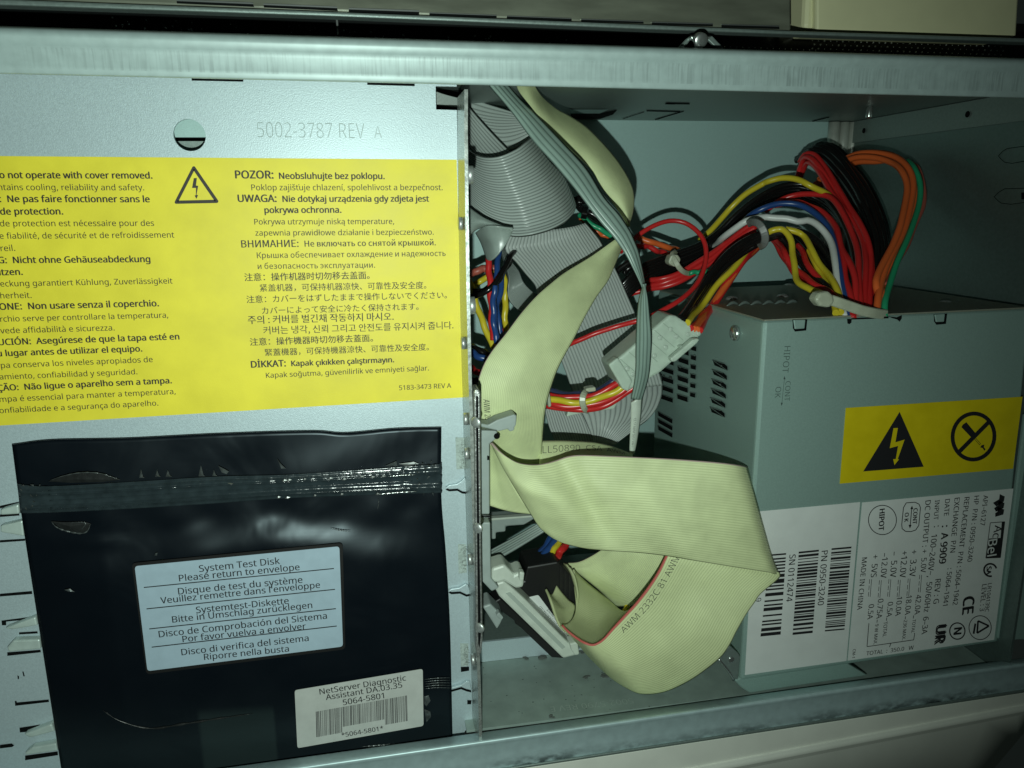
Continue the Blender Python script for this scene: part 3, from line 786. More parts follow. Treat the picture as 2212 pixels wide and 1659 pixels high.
def wrink(u, v):
    """u across (left-right), v down; millimetres of relief"""
    h = 0.0
    edge = min(u, 1 - u, 1) * 6; edge = min(1, edge)
    h += 2.2 * edge * min(1, v * 8) * (0.6 + .4 * math.sin(5 * u + 2))
    h += .5 * math.sin(17 * u + 3 * math.sin(9 * v)) * math.exp(-((v - .1) / .08) ** 2)
    h += .55 * math.sin(38 * u + 6 * v) * math.exp(-((v - .215) / .035) ** 2)
    h += 1.3 * math.exp(-((u - .60) / .12) ** 2 - ((v - .30) / .06) ** 2) + 1.0 * math.exp(-((u - .16) / .06) ** 2 - ((v - .275) / .02) ** 2)
    h += .9 * math.exp(-((u - .38) / .07) ** 2 - ((v - .31) / .05) ** 2)
    t = min(1, max(0, (v - .235 - .03 * math.sin(7 * u + 1)) / .12)); h += 3.0 * edge * t * t * (3 - 2 * t)
    h += .3 * math.sin(9 * u + 4) * math.exp(-((v - .86) / .05) ** 2)
    return h
g = patch(pts(C6, [(55, 150), (240, 128), (600, 120), (1000, 100)], DB) + pts(C7, [(400, 86), (560, 95), (800, 75), (1010, 70)], DB),
          pts(C6, [(300, 1760), (700, 1740)], DB) + pts(C7, [(500, 1690), (1066, 1610)], DB),
          pts(C6, [(100, 480), (200, 1120), (285, 1659)], DB), pts(C7, [(1010, 400), (1030, 650), (1050, 1000), (1062, 1510)], DB), 90, 90, wrink)
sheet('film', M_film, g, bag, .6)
# zip seal: two parallel ribs with crimped ends
M_zip = mat('zip_film', (.026, .038, .043), .16, 0, .3, 300, .8, 260)
gz = patch(pts(C6, [(80, 335), (220, 345), (600, 325), (1000, 300)], DB - 2.6) + pts(C7, [(300, 290), (700, 262), (1012, 240)], DB - 2.6),
           pts(C6, [(95, 470), (220, 468), (600, 450), (1000, 425)], DB - 2.6) + pts(C7, [(300, 400), (700, 385), (1012, 375)], DB - 2.6), None, None, 120, 26,
           lambda u, v: 1.0 * math.exp(-((v - .25) / .09) ** 2) + 1.1 * math.exp(-((v - .8) / .08) ** 2) + .35 * math.sin(u * 190) * math.exp(-((v - .3) / .12) ** 2) * (1 + math.sin(u * 23)) * .5
           + (.5 * math.sin(u * 420) * math.sin(v * 24) if u < .09 or u > .9 else 0))
sheet('zip_seal', M_zip, gz, bag, .4)
for j_ in (4, 8, 14, 21):
    bm = bmesh.new(); tube_into(bm, [gz[i_][j_] + Vector((0, 0, .0001)) for i_ in range(8, 112)], .00022, 8); bmesh.ops.recalc_face_normals(bm, faces=bm.faces); finish(bm, 'zip_rib', M_zip, bag)
M_glint = mat('film_glint', (.10, .115, .115), .25, .35, .5, 500, .9, 700)  # flash glints on the film creases, painted as a lighter grey
M_soft = mat('film_sheen', (.018, .020, .020), .3, 0, .4, 200, .6, 300)  # soft sheen on the film, painted as a lighter tone
def tent(c, q, h, lift, m=M_glint):
    bm = bmesh.new(); ff = [P(*c(x, y), DB - h) for x, y in q]; cen = ff[0].lerp(sum(ff, Vector()) / len(ff), .8) + Vector((0, 0, lift / 1000))
    vv = [bm.verts.new(p) for p in ff]; cc = bm.verts.new(cen)
    for k in range(len(vv)): bm.faces.new((vv[k], vv[(k + 1) % len(vv)], cc))
    bmesh.ops.recalc_face_normals(bm, faces=bm.faces)
    return finish(bm, 'crease_glint', m, bag)
def ridge(c, q, r, m=M_glint):
    bm = bmesh.new(); tube_into(bm, catmull([P(*c(x, y), DB - h) for x, y, h in q], 24), [.00006 + r / 1000 * math.sin(math.pi * k / 24) * (.6 + .4 * math.sin(k * 2.1)) for k in range(25)], 8)
    bmesh.ops.recalc_face_normals(bm, faces=bm.faces)
    return finish(bm, 'crease_glint', m, bag)
tent(C6, [(225, 322), (300, 293), (380, 279), (470, 283), (562, 314), (470, 325), (330, 328)], 3.3, .6, M_soft)
ridge(C6, [(235, 316, 3.5), (300, 295, 3.9), (380, 281, 4.1), (470, 285, 4.1), (560, 314, 3.7)], .26)
tent(C6, [(238, 508), (300, 552), (370, 566), (408, 560), (426, 520), (395, 510), (300, 512)], 3.6, .6, M_soft)
ridge(C6, [(240, 510, 3.8), (264, 535, 4.4), (310, 553, 4.6), (370, 564, 4.6), (405, 556, 4.6), (424, 520, 4.2)], .42)
ridge(C6, [(382, 545, 4.4), (398, 515, 4.2), (330, 513, 3.9)], .25)
for x, y, w_, h_ in ((660, 305, 26, 42), (735, 300, 26, 32), (785, 300, 30, 32), (940, 298, 34, 52), (1000, 296, 22, 30)):
    tent(C6, [(x - w_ * .4, y), (x - 2, y - h_), (x + w_ * .3, y - 6), (x + w_ * .6, y)], 3.6, .5)
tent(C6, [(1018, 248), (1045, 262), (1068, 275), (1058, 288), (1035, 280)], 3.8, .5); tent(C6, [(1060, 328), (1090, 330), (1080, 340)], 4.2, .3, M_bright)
tent(C7, [(242, 214), (262, 240), (285, 262), (262, 262)], 3.7, .4)
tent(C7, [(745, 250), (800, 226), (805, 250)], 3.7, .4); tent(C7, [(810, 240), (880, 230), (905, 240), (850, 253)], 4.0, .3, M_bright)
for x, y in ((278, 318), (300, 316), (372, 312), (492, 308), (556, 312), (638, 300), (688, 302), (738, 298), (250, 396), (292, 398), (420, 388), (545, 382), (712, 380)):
    rr = random.Random(x); w_ = rr.uniform(7, 15); tent(C7, [(x - w_, y + 4), (x - 2, y - 6), (x + w_, y - 2), (x + 3, y + 6)], 4.6, .3, M_bright)  # brightest film glints painted by small facets in the bright metal colour
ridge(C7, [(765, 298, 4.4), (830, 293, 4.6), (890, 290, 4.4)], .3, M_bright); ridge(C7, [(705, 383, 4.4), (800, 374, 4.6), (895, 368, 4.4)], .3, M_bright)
ridge(C7, [(712, 452, 4), (717, 425, 4.2), (716, 405, 4.2)], .2); ridge(C7, [(492, 541, 6.3), (540, 551, 6.3), (585, 554, 6.3)], .22)
ridge(C6, [(480, 1390, 4.6), (560, 1440, 4.9), (700, 1475, 5.0), (850, 1455, 5.0), (1000, 1432, 5.0), (1180, 1405, 5.0)], .55, M_soft)
for k in range(5): ridge(C7, [(932, 1246 + 11 * k, 4.6), (990, 1240 + 11 * k, 5), (1052, 1238 + 12 * k, 4.4)], .22)
tent(C7, [(930, 1325), (950, 1320), (960, 1345), (940, 1372), (930, 1360)], 4.8, .5); tent(C7, [(930, 1385), (958, 1395), (962, 1420), (940, 1445)], 4.8, .5)
ridge(C7, [(640, 1560, 4.4), (740, 1552, 4.6), (830, 1545, 4.4)], .5)
tent(C6, [(300, 828), (325, 822), (350, 838), (318, 836)], 6.0, .3); tent(C6, [(720, 668), (726, 656), (736, 654), (732, 668)], 6.2, .3)
rr = random.Random(9)
for k in range(26):
    (x, y) = (rr.uniform(88, 205), rr.uniform(330, 465)) if k < 12 else (rr.uniform(895, 1005) / 1, rr.uniform(232, 380))
    a_ = rr.uniform(0, 6.28); l_ = rr.uniform(8, 22); tent(C6 if k < 12 else C7, [(x, y), (x + l_ * math.cos(a_), y + l_ * math.sin(a_)), (x + l_ * .5 * math.cos(a_ + 1), y + l_ * .5 * math.sin(a_ + 1))], 4.2, .35)
DL = DB - 5.9
def label_quad(name, m, c, q, dp, parent, th=.15, round_=0):
    bm = bmesh.new(); pp = q
    if round_:
        pp = []
        for i in range(4):
            a, b, d = Vector(q[i - 1]), Vector(q[i]), Vector(q[(i + 1) % 4])
            e0 = (a - b).normalized() * round_; e1 = (d - b).normalized() * round_
            for k in range(6):
                t = k / 5; pp.append(tuple((b + e0) * (1 - t) ** 2 + b * 2 * t * (1 - t) + (b + e1) * t * t))
    f = [P(*c(x, y), dp) for x, y in pp]; prism_into(bm, f, [p + Vector((0, 0, -th / 1000)) for p in f]); bmesh.ops.recalc_face_normals(bm, faces=bm.faces)
    return finish(bm, name, m, parent)
bord = label_quad('label_border', M_black, E7, [(108, 352), (2052, 165), (2078, 1145), (243, 1378)], DL + .1, bag, .4, 40)
dl = label_quad('disk_label', M_paper, E7, [(135, 380), (2022, 197), (2055, 1120), (253, 1347)], DL, bag, .15, 30)
ink = Ink(lambda x, y: P(x, y, DL), lift=.0001)
for t, x0, y0, x1, y1 in (('System Test Disk', 733, 432, 1475, 357), ('Please return to envelope', 548, 530, 1657, 425), ('Disque de test du système', 540, 640, 1683, 531), ("Veuillez remettre dans l'enveloppe", 378, 735, 1845, 588),
                          ('Systemtest-Diskette', 705, 812, 1557, 724), ('Bitte in Umschlag zurücklegen', 485, 910, 1773, 775), ('Disco de Comprobación del Sistema', 362, 1035, 1908, 862), ('Por favor vuelva a envolver', 580, 1090, 1715, 968),
                          ('Disco di verifica del sistema', 570, 1200, 1740, 1067), ('Riporre nella busta', 778, 1243, 1558, 1165)):
    k_ = -11 if y1 in (425, 588, 775, 968) else 0
    ink.text(E7, t, x0, y0 + k_, x1, y1 + k_, .018)
for x0, y0, x1, y1 in ((220, 575, 1972, 400), (245, 772, 1982, 592), (270, 957, 1990, 770), (292, 1125, 1998, 930)):
    ink.line(E7, x0, y0, x1, y1, 9)
ink.done('lettering', M_inkb, dl)
bs = label_quad('barcode_sticker', M_sticker, C7, [(325, 1297), (923, 1197), (927, 1463), (338, 1567)], DL, bag, .15, 12)
ink = Ink(lambda x, y: P(x, y, DL), lift=.0001)
for t, x0, y0, x1, y1 in (('NetServer Diagnostic', 443, 1316, 845, 1250), ('Assistant DA.03.35', 472, 1342, 828, 1283), ('5064-5801', 552, 1366, 743, 1333), ('*5064-5801*', 545, 1516, 740, 1482)):
    ink.text(C7, t, x0, y0, x1, y1, .016)
rnd = random.Random(5); t = 0
while t < 1:
    b = rnd.choice((.004, .004, .008)); gq = rnd.choice((.004, .006, .010)); t1 = min(1, t + b)
    x0, x1 = 424 + (849 - 424) * t, 424 + (849 - 424) * t1
    lo = .78 if .28 < t < .75 else 1.0
    yt = lambda x: 1396 + (1320 - 1396) * (x - 424) / 425
    yb = lambda x: yt(x) + 119 * lo
    ink.poly(C7, [(x0, yt(x0)), (x1, yt(x1)), (x1 + 3 * lo, yb(x1)), (x0 + 3 * lo, yb(x0))]); t = t1 + gq
ink.done('lettering', M_inkb, bs)

# ================================================================== POWER SUPPLY
DF = 12.0
psu = thing('power_supply', 'grey steel power supply box with yellow hazard sticker and white rating label', 'power supply', P(1900, 1440, 60))
TL, TR, BR, BL = (1645, 694), (2228, 667), (2157, 1388), (1604, 1471)
FTL, FTR, FBR, FBL = (P(*q, DF) for q in (TL, TR, BR, BL))
SX = (FTL.x + FBL.x) / 2
PD = .118
FTL.x = SX; FBL.x = SX
bm = bmesh.new(); f = [FTL, FTR, FBR, FBL]; prism_into(bm, f, [p + Vector((0, 0, -PD)) for p in f]); bmesh.ops.recalc_face_normals(bm, faces=bm.faces)
hous = finish(bm, 'housing', M_psu, psu, bevel=.0016, seg=3)
YT = FTL.y
zF = -DF / 1000
PSF = lambda x, y: P(x, y, DF)
# folded top plate, a darker zinc lid sitting on the box
bm = bmesh.new(); f = [Vector((SX + .0008, YT + .0004, zF - .0012)), Vector((FTR.x, FTR.y + .0006, zF - .0012)), Vector((FTR.x, FTR.y + .0006, zF - PD + .001)), Vector((SX + .0008, YT + .0004, zF - PD + .001))]
prism_into(bm, f, [p + Vector((0, -.001, 0)) for p in f]); bmesh.ops.recalc_face_normals(bm, faces=bm.faces)
finish(bm, 'lid', mat('dusty_lid', (.30, .31, .25), .5, .3, .12, 500), psu)
TOPY = YT + .0004
def top_pt(c, x, y): return PY(*c(x, y), TOPY)
for (x, y) in ((945, 205), (1395, 185)): head('screw', M_edge, top_pt(D7, x, y + 12), Vector((0, 1, 0)), 3.0, .3, psu, 1.5)
for (x, y) in ((1455, 92), ): head('screw', M_edge, top_pt(D7, x, y + 5), Vector((0, 1, 0)), 3.0, .3, psu, 1.2)
head('screw', M_edge, top_pt(D6, 1580, 1440), Vector((0, 1, 0)), 3.0, .3, psu, 1.2)
# louvre row on the lid
for k in range(6):
    x = 900 + 105 * k; y = 268 - 3 * k
    a, b = top_pt(D7, x, y + 6), top_pt(D7, x + 105, y - 8)
    bm = bmesh.new(); tube_into(bm, catmull([a, (a + b) / 2 + Vector((0, .0012, 0)), b], 10), [.0002 + .0006 * math.sin(math.pi * i / 10) for i in range(11)], 10); bmesh.ops.recalc_face_normals(bm, faces=bm.faces)
    finish(bm, 'louvre', M_dark, psu)
# hinge tabs on the front lip and the wire notch
for (c, q) in ((D7, [(1478, 395), (1610, 393), (1600, 490), (1500, 500), (1482, 470)]), (D6, [(1478, 1527), (1588, 1522), (1578, 1605), (1500, 1612), (1482, 1585)])):
    o = Ink(PSF, lift=.0003); o.poly(c, q); o.done('tab_recess', M_hole, psu)
    qq = [(q[0][0] + 14, q[0][1] + 3), (q[1][0] - 12, q[1][1] + 3), (q[2][0] - 10, q[2][1] - 16), (q[3][0] + 4, q[3][1] - 20)]
    slab('tab', M_psu, qq, DF - .8, DF - .1, psu, .0003, c)
o = Ink(PSF, lift=.0003)
o.poly(D6, [(1110, 1545), (1180, 1552), (1222, 1535), (1222, 1560), (1205, 1588), (1185, 1570), (1150, 1560)]); o.poly(D6, [(780, 1565), (818, 1565), (815, 1595), (798, 1608), (783, 1600)])
o.poly(D6, [(815, 1560), (1115, 1545), (1115, 1560), (815, 1570)])
o.done('wire_notch', M_hole, psu)
# shiny hex screw on the side face
SIDE = lambda x, y: PX(x, y, SX - .0003)
head('screw', M_bright, SIDE(*D7(985, 515)), Vector((-1, 0, 0)), 3.4, .8, psu, 1.8)
# vent slots, their dark insides painted as flat patches on the side face
M_slotrim = mat('slot_rim', (.20, .26, .24), .35, .5)
def vent(c, q):
    o = Ink(lambda x, y: PX(x, y, SX), Vector((-1, 0, 0)), .0005); o.poly(c, q); o.done('vent_slot', M_hole, psu)
    o = Ink(lambda x, y: PX(x, y, SX), Vector((-1, 0, 0)), .0007); (ax_, ay_), (bx_, by_) = q[0], q[1]
    o.line(c, q[0][0], q[0][1], q[1][0], q[1][1], 7); o.line(c, q[3][0] , q[3][1], q[0][0], q[0][1], 6); o.done('slot_rim', M_slotrim, psu)
for k in range(6):
    x, y = 785 - 5 * k, 750 + 83 * k
    vent(D7, [(x, y), (x + 100, y + 33), (x + 130, y + 60), (x + 132, y + 95), (x + 115, y + 90), (x + 15, y + 48)])
for k in range(6):
    x, y = 480 - 2 * k, 640 + 82 * k
    vent(D7, [(x, y), (x + 90, y + 28), (x + 92, y + 75), (x + 5, y + 45)])
    vent(D7, [(x + 115, y + 5 - 20), (x + 160, y - 5), (x + 158, y + 35), (x + 115, y + 24)])
    if k: vent(D7, [(x - 150, y + 0), (x - 40, y + 40), (x - 40, y + 80), (x - 145, y + 44)])
for k in range(3):
    x, y = 300, 1205 + 62 * k
    vent(D7, [(x, y), (x + 128, y + 70), (x + 126, y + 110), (x + 5, y + 42)])
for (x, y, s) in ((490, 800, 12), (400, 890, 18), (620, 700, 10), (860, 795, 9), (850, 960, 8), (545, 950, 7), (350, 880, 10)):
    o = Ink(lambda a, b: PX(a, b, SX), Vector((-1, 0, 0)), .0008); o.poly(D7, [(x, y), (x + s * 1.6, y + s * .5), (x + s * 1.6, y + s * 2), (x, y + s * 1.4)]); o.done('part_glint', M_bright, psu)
# stamped marks on the front face
o = Ink(PSF, lift=.0003)
o.text(D7, 'HIPOT', 1408, 630, 1388, 865, -.004); o.text(D7, 'CONT', 1418, 940, 1408, 1115, -.004); o.text(D7, 'OK', 1330, 990, 1322, 1087, -.004)
o.line(D7, 1408, 905, 1383, 1150, 4); o.poly(D7, [(1408, 893), (1418, 922), (1398, 920)]); o.poly(D7, [(1382, 1158), (1375, 1128), (1393, 1130)])
o.done('stamped_mark', mat('faint_stamp', (.08, .12, .11), .6), psu)
# hazard sticker
cl = label_quad('hazard_sticker', M_yellow2, E2, [(232, 255), (2195, 130), (2090, 930), (165, 1097)], DF - .25, psu)
ink = Ink(lambda x, y: P(x, y, DF - .25), lift=.00012)
ink.poly(E2, [(827, 297), (1095, 907), (422, 960)])
ink.ring(E2, 1648, 572, 232, 256, 44, rot=8)
ink.line(E2, 1478, 752, 1830, 398, 46, 1.1)
ink.poly(E2, [(1513, 467), (1528, 440), (1568, 412), (1668, 532), (1630, 590)], 1.2)
ink.line(E2, 1640, 575, 1715, 665, 5); ink.line(E2, 1672, 590, 1725, 650, 5); ink.line(E2, 1712, 665, 1727, 652, 5)
ink.poly(E2, [(1722, 693), (1738, 668), (1770, 662), (1762, 690), (1782, 712), (1768, 730), (1750, 700)])
ink.done('symbols', M_inkb, cl)
ink = Ink(lambda x, y: P(x, y, DF - .25), lift=.00026)
ink.poly(E2, [(757, 478), (805, 475), (778, 635), (880, 605), (803, 822), (817, 824), (768, 887), (753, 822), (782, 821), (808, 675), (715, 700)])
ink.done('lightning_bolt', M_yellow2, cl)
# barcode label and rating label
bl = label_quad('barcode_label', M_white, D8, [(215, 272), (997, 200), (896, 1371), (147, 1475)], DF - .25, psu)
ink = Ink(lambda x, y: P(x, y, DF - .25), lift=.00012)
ink.bars(D8, (785, 540), (932, 527), (880, 1140), (735, 1153), 11, 96)
ink.bars(D8, (543, 565), (692, 550), (645, 1165), (497, 1180), 12, 90)
ink.bars(D8, (330, 585), (450, 575), (408, 1197), (258, 1212), 13, 52)
ink.text(D8, 'PN 0950-3240', 712, 560, 682, 962, .016); ink.text(D8, 'SN 0112474', 475, 588, 450, 935, .016); ink.text(D8, '9', 225, 908, 223, 935)
ink.done('lettering', M_inkb, bl)
rl = label_quad('rating_label', M_white, D8, [(1012, 203), (2127, 100), (1985, 1215), (905, 1369)], DF - .25, psu)
ink = Ink(lambda x, y: P(x, y, DF - .25), lift=.00012)
for t, x0, y0, x1, y1, bo in (('API–6127', 1905, 150, 1880, 374, 0), ('HP  P/N : 0950–3240', 1838, 155, 1785, 640, 0), ('REPLACEMENT  P/N : 5064–1942', 1765, 165, 1677, 960, 0), ('EXCHANGE  P/N', 1692, 170, 1658, 573, 0), (': 5064–1941', 1640, 688, 1605, 964, 0),
                              ('DATE', 1622, 180, 1613, 302, 0), (':  A 9909', 1600, 375, 1577, 655, .01), ('REV : G', 1550, 770, 1535, 950, 0), ('INPUT', 1548, 187, 1537, 332, 0), (':', 1540, 378, 1540, 386, 0), ('100–240V~,  50/60Hz  6–3A', 1522, 440, 1448, 1175, 0),
                              ('DC OUTPUT : +  5.0V', 1477, 190, 1440, 722, 0), ('42.0A', 1408, 885, 1396, 1030, 0), ('+  3.3V', 1372, 555, 1357, 752, 0), ('18.0A', 1337, 890, 1324, 1033, 0), ('+12.0V', 1302, 562, 1286, 760, 0), ('10.0A', 1267, 900, 1254, 1040, 0),
                              ('–  5.0V', 1230, 568, 1215, 757, 0), ('0.5A', 1200, 938, 1189, 1048, 0), ('–12.0V', 1160, 577, 1145, 762, 0), ('0.75A', 1128, 915, 1115, 1060, 0), ('+  5VS', 1088, 590, 1073, 755, 0), ('0.5A', 1060, 955, 1048, 1065, 0),
                              ('MADE IN CHINA', 1010, 610, 973, 995, 0), ('TOTAL', 1383, 1065, 1372, 1165, 0), ('236 MAX.', 1318, 1070, 1304, 1218, 0), ('TOTAL', 1170, 1082, 1162, 1195, 0), ('9 W MAX.', 1107, 1100, 1094, 1250, 0),
                              ('CM-1', 942, 1285, 936, 1348, 0), ('LR104139C', 1938, 800, 1915, 1010, 0), ('LEVEL : 3', 1895, 808, 1876, 1005, 0), ('HIPOT', 1140, 253, 1132, 410, .015), ('CONT', 1390, 247, 1382, 362, .012), ('O K', 1326, 280, 1321, 347, .012),
                              ('CE', 1758, 905, 1748, 1028, .02), ('N', 1690, 1130, 1684, 1176, .02), ('TOTAL  :  350.0   W', 1040, 1330, 1388, 1285, 0), ('UR', 1560, 1115, 1545, 1245, .05), ('SA', 1930, 678, 1925, 735, .03), ('Ac', 1990, 370, 1970, 462, .0)):
    ink.text(D8, t, x0, y0, x1, y1, .016 + bo)
for x, y in ((1437, 735), (1352, 763), (1280, 772), (1210, 768), (1140, 775), (1068, 768)):
    ink.line(D8, x + 12, y, x + 1, y + 130, 4)
    for k in range(3): ink.line(D8, x - 2 - k * 3.6, y + k * 47, x - 5 - k * 3.6, y + 33 + k * 47, 4)
ink.ring(D8, 1160, 331, 103, 108, 6)
ink.path(D8, [(1335, 205), (1400, 200), (1430, 215), (1440, 240), (1428, 370), (1405, 405), (1370, 417), (1330, 415), (1305, 395), (1302, 365), (1315, 240), (1335, 205)], 6)
ink.line(D8, 1376, 240, 1364, 380, 6); ink.poly(D8, [(1378, 225), (1388, 252), (1365, 250)]); ink.poly(D8, [(1362, 394), (1352, 366), (1375, 368)])
ink.path(D8, [(1392, 1165), (1398, 1168), (1390, 1215), (1046, 1265), (1060, 1092)], 5); ink.line(D8, 1222, 1240, 1212, 1268, 5)
for x, y in ((1390, 1035), (1330, 1042), (1192, 1052), (1122, 1066)): ink.line(D8, x, y, x - 3, y + 22, 5)
ink.ring(D8, 1712, 1150, 56, 60, 9); ink.ring(D8, 1880, 1125, 82, 88, 6)
ink.path(D8, [(1845, 1095), (1832, 1170)], 14); ink.path(D8, [(1865, 1075), (1945, 1112), (1858, 1165), (1865, 1075)], 13)
ink.ring(D8, 1955, 700, 46, 46, 13, 75, 345)
for k in range(3):
    ox, oy = 2032 - 22 * k * .2, 150 + 52 * k
    ink.poly(D8, [(2025 - 8 * k, 140 + 48 * k), (2062 - 2 * k, 158 + 48 * k), (2055 - 2 * k, 195 + 48 * k), (2000 - 4 * k, 232 + 38 * k), (1975 + 8 * k, 205 + 38 * k), (2020 - 6 * k, 178 + 46 * k)])
ink.path(D8, [(1955, 352), (2062, 344), (2030, 608), (1922, 612), (1955, 352)], 5)
ink.poly(D8, [(1945, 468), (2047, 462), (2029, 607), (1925, 610)]); ink.poly(D8, [(2040, 345), (2062, 344), (2048, 462), (2030, 463)])
ink.done('lettering', M_inkb, rl)
ink = Ink(lambda x, y: P(x, y, DF - .25), lift=.00026); ink.text(D8, 'Bel', 1940, 478, 1930, 600, .015); ink.done('logo_letters', M_white, rl)
# rear mounting plate beside the supply and the foot bracket below it
slab('rear_plate', M_psu, [E2(2230, 330), (2330, 900), (2300, 1390), D8(2190, 1215), D8(2030, 1222), D8(2012, 1205)], DF - .6, DF + 1.5, psu, .0006)
slab('foot_bracket', M_dark, [E1(470, 120), E1(520, 165), E1(535, 185), E1(520, 325), E1(500, 318), E1(405, 205)], DF - 2.0, DF - 1.2, psu, .0004)
o = head('screw', M_bright, P(*E1(480, 205), DF - 2.1), Vector((0, 0, 1)), 1.5, .3, psu, .3)
bm = bmesh.new(); tube_into(bm, catmull([P(*E1(405, 200), DF - 1.8), P(*E1(470, 280), DF - 1.8), P(*E1(495, 325), DF - 1.8)], 10), .0007, 8); bmesh.ops.recalc_face_normals(bm, faces=bm.faces); finish(bm, 'bracket_lip', M_bright, psu)
tray = slab('seat_plate', M_psu, [E1(500, 330), E1(560, 300), E1(1165, 225), E1(1290, 300), E1(800, 372), E1(590, 405), E1(540, 372)], DF + 1.0, DF + 4.0, psu, .0006)

# ================================================================== FLAT CABLES
CREAM = (0.75, 0.82, 0.46)
M_cream = ribbon_mat('cream_flat_cable', CREAM, (0.53, 0.60, 0.31), 40, (0.55, 0.12, 0.10), .02, .5, bst=.3)
M_creamp = ribbon_mat('cream_flat_cable_plain', CREAM, (0.55, 0.62, 0.33), 40, (0.62, 0.46, 0.42), .010, .5, bst=.3, dirt=.2)
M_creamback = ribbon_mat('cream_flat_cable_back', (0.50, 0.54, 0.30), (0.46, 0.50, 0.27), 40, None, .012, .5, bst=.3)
GREY = (0.40, 0.455, 0.43)
M_grey = ribbon_mat('grey_flat_cable', GREY, (0.05, 0.06, 0.055), 28, None, rough=.27, dirt=.06, vp=.38)
M_grey20 = ribbon_mat('grey_flat_cable_wide_pitch', GREY, (0.04, 0.05, 0.045), 12, None, rough=.32, dirt=.06, vp=.3)
M_grey14 = ribbon_mat('grey_flat_cable_fan', GREY, (0.05, 0.06, 0.055), 10, None, rough=.32, dirt=.06, vp=.3)
M_lgrey = ribbon_mat('light_grey_flat_cable', (0.46, 0.50, 0.48), (0.16, 0.19, 0.18), 27, None, rough=.34, dirt=.06, vp=.45)
M_lgrey2 = ribbon_mat('light_grey_flat_cable_arc', (0.46, 0.50, 0.48), (0.06, 0.07, 0.07), 15, None, rough=.34, dirt=.06, vp=.35)
M_narrow = ribbon_mat('narrow_flat_cable', (0.27, 0.37, 0.325), (0.10, 0.15, 0.13), 4, None, rough=.3, dirt=.1)
M_print = mat('cable_print', (.05, .05, .045), .7)

# ---- long cream ribbon, folded several times
rib = thing('cream_ribbon_cable', 'wide cream flat cable with a red edge stripe, folded in the middle of the case', 'ribbon cable', P(1350, 1100, 40))
g = patch(pts(D1, [(925, 60, 34), (930, 115, 40), (1000, 210, 58), (1120, 310, 70), (1250, 380, 74), (1400, 480, 74), (1560, 640, 72), (1700, 810, 68), (1790, 960, 66), (1835, 1090, 64), (1830, 1250, 62), (1785, 1400, 60)]),
          pts(D1, [(745, 60, 26), (785, 170, 34), (1000, 420, 48), (1180, 610, 53), (1400, 820, 54), (1470, 900, 53), (1530, 1020, 53), (1650, 1190, 54), (1780, 1400, 58)]), None, None, 60, 20,
          lambda u, v: 5 * math.sin(math.pi * v))
sheet('ribbon', M_creamp, g, rib)
g = patch(pts(D2, [(1620, 100, 74), (1570, 130, 72), (1350, 285, 66), (1120, 425, 60), (1000, 515, 56), (850, 645, 50), (700, 812, 44), (560, 1000, 38), (440, 1150, 35), (360, 1280, 33), (310, 1420, 32), (290, 1540, 32)]) + pts(D3, [(300, 180, 33), (330, 370, 36), (420, 520, 42), (520, 640, 46), (560, 700, 46)]),
          pts(D2, [(1640, 180, 78), (1625, 230, 77), (1560, 390, 72), (1500, 520, 66), (1400, 660, 60), (1290, 850, 52), (1200, 1030, 46), (1110, 1190, 42), (1040, 1330, 40), (985, 1480, 39), (950, 1600, 39)]) + pts(D3, [(925, 220, 40), (905, 400, 43), (892, 600, 46), (888, 720, 47)]), None, None, 70, 24,
          lambda u, v: 3.5 * math.sin(math.pi * v))
sheet('ribbon', M_creamp, g, rib)
text_on_grid('cable_print', M_print, g, 'AWM 20297', .735, .83, .09, .20, rib)
gR5 = patch(pts(D3, [(870, 490, 52), (1100, 488, 52), (1350, 500, 54), (1500, 528, 56), (1620, 570, 58), (1730, 612, 60)]), pts(D3, [(870, 745, 40), (1000, 730, 40), (1180, 690, 40), (1400, 670, 41), (1600, 670, 44), (1735, 665, 50)]), None, None, 40, 10)
sheet('ribbon', M_creamp, gR5, rib)
text_on_grid('cable_print', M_print, gR5, 'LL50890  CSA  AWM', .03, .88, .48, .14, rib, -.012)
g = patch(pts(D3, [(414, 512, 36), (440, 545, 34), (470, 590, 32)]), pts(D3, [(414, 1092, 38), (540, 1132, 36), (650, 1155, 33), (830, 1175, 29)]), None, pts(D3, [(560, 790, 30), (700, 1030, 29)]), 24, 30)
sheet('ribbon', M_creamp, g, rib)
fold = pts(D3, [(560, 790, 25), (680, 990, 24), (790, 1170, 24), (870, 1290, 24)])
gR3 = patch(pts(D3, [(412, 503, 34), (440, 535, 31), (480, 575, 28), (560, 632, 25), (660, 687, 23), (760, 707, 22), (860, 707, 22), (950, 692, 22), (1050, 662, 23), (1130, 637, 22), (1250, 623, 20), (1500, 630, 17), (1780, 642, 15), (2100, 660, 12)]) + pts(E4, [(1300, 115, 8), (1500, 138, 8), (1590, 155, 9)]),
            pts(D3, [(960, 1370, 24), (1020, 1405, 23), (1100, 1440, 22), (1300, 1487, 20), (1500, 1505, 17), (1800, 1525, 14), (2050, 1555, 11)]) + pts(E4, [(1100, 1020, 6), (1500, 1085, 4), (1800, 1132, 4), (1888, 1152, 6)]),
            fold, pts(E4, [(1660, 400, 9), (1740, 700, 8), (1820, 980, 7)]), 80, 40,
            lambda u, v: 2.2 * math.exp(-((u - .22) / .07) ** 2) * math.sin(math.pi * min(1, v * 1.1)) - 3.2 * math.exp(-((u - .30) / .06) ** 2) * math.sin(math.pi * v) + 2.0 * math.sin(math.pi * v) * (.3 + u * .7) + .5 * math.sin(7 * u + 5 * v) * math.sin(math.pi * v))
